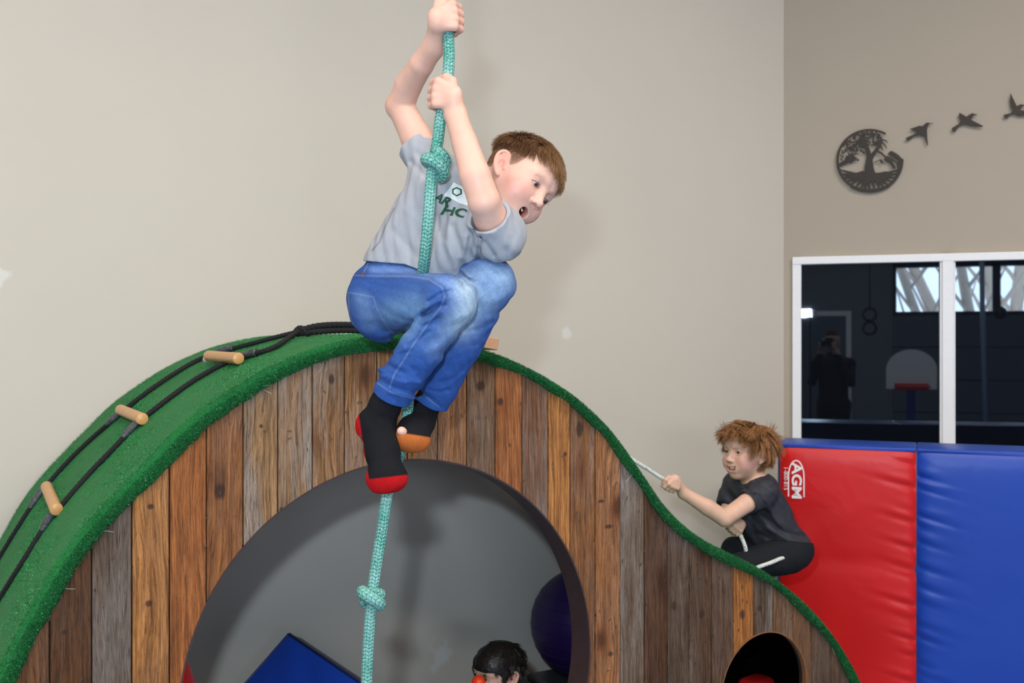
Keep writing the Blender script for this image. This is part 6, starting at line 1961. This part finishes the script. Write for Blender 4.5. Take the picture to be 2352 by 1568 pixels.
obj('standoff', tube('standoff', [(q[0], RDIST - 0.017, q[1]), (q[0], RDIST - 0.0005, q[1])], 0.006, 10), M_orn, tr_root)
tag(tr_root, 'dark metal tree in a broken ring, hung above the window', 'wall ornament')

# ================================================================ BEHIND THE CAMERA: what the window mirrors
fs_ = empty('flash_stand', (-0.17, -0.14, 0))
obj('pole', tube('pole', [(0, 0, 0.35), (0, 0, 1.86)], 0.012, 12), M_dark, fs_)
for k in range(3):
    a = 2 * math.pi * k / 3 + 0.5
    obj('leg', tube('leg', [(0, 0, 0.62), (0.33 * math.cos(a) * 0.9, -0.12 + 0.33 * math.sin(a) * 0.9, 0.012)], 0.009, 8), M_dark, fs_)
obj('flash_head', box_mesh('flash_head', (-0.055, -0.06, 1.85), (0.055, 0.132, 1.95), 0.008), M_dark, fs_)
tag(fs_, 'black flash on a tripod stand beside the photographer', 'flash stand')
ph = Solid()
ph.chain([(0.02, -0.34, 1.56), (0.02, -0.33, 1.40)], [0.06, 0.06], 0.02); ph.ell((0.02, -0.30, 1.62), (0.078, 0.10, 0.115), 0.03)
ph.ell((0.02, -0.195, 1.60), (0.016, 0.02, 0.02), 0.02)
ph.chain([(-0.15, -0.34, 1.36), (0.19, -0.34, 1.36)], [0.07, 0.07], 0.03); ph.chain([(0.02, -0.34, 1.30), (0.02, -0.35, 0.95)], [0.16, 0.15], 0.05)
for sx in (-1, 1):
    ph.chain([(0.02 + sx * 0.18, -0.34, 1.36), (0.02 + sx * 0.21, -0.26, 1.16), (0.02 + sx * 0.075, -0.15, 1.50)], [0.055, 0.045, 0.035], 0.01)
    for k in range(4): ph.chain([(0.02 + sx * 0.075, -0.15, 1.50), (0.02 + sx * 0.082, -0.105, 1.53 + 0.017 * k), (0.02 + sx * 0.06, -0.085, 1.535 + 0.017 * k)], [0.02, 0.01, 0.009], 0.006)
    ph.chain([(0.02 + sx * 0.09, -0.35, 0.92), (0.02 + sx * 0.10, -0.34, 0.50), (0.02 + sx * 0.10, -0.36, 0.06)], [0.095, 0.065, 0.05], 0.02)
    ph.chain([(0.02 + sx * 0.10, -0.36, 0.045), (0.02 + sx * 0.12, -0.20, 0.035)], [0.042, 0.035], 0.02)
me = ph.mesh('person', 0.009); v = verts_of(me)
c = np.tile(np.array((0.012, 0.012, 0.015)), (len(v), 1)); c[(v[:, 2] > 1.49) & (np.hypot(v[:, 0] - 0.02, v[:, 1] + 0.3) < 0.13)] = (0.55, 0.33, 0.25); c[(v[:, 2] > 1.66)] = (0.06, 0.02, 0.014)
c[(v[:, 1] > -0.17) & (v[:, 2] > 1.46) & (v[:, 2] < 1.62)] = (0.55, 0.33, 0.25); c[v[:, 2] < 0.09] = (0.02, 0.02, 0.02)
set_colors(me, c); tag(obj('person', me, vcol('photographer_clothes', 0.85, var=0.1)), 'photographer in dark clothes mirrored in the window', 'person')
ck = empty('photo_camera', (0.02, -0.12, 1.52))
obj('camera_body', box_mesh('camera_body', (-0.068, -0.03, 0.03), (0.068, 0.028, 0.12), 0.012), M_dark, ck)
obj('lens', tube('lens', [(-0.02, 0.028, 0.08), (-0.02, 0.075, 0.08)], 0.032, 20), M_dark, ck)
tag(ck, 'black photo camera in the hands of the photographer', 'camera')
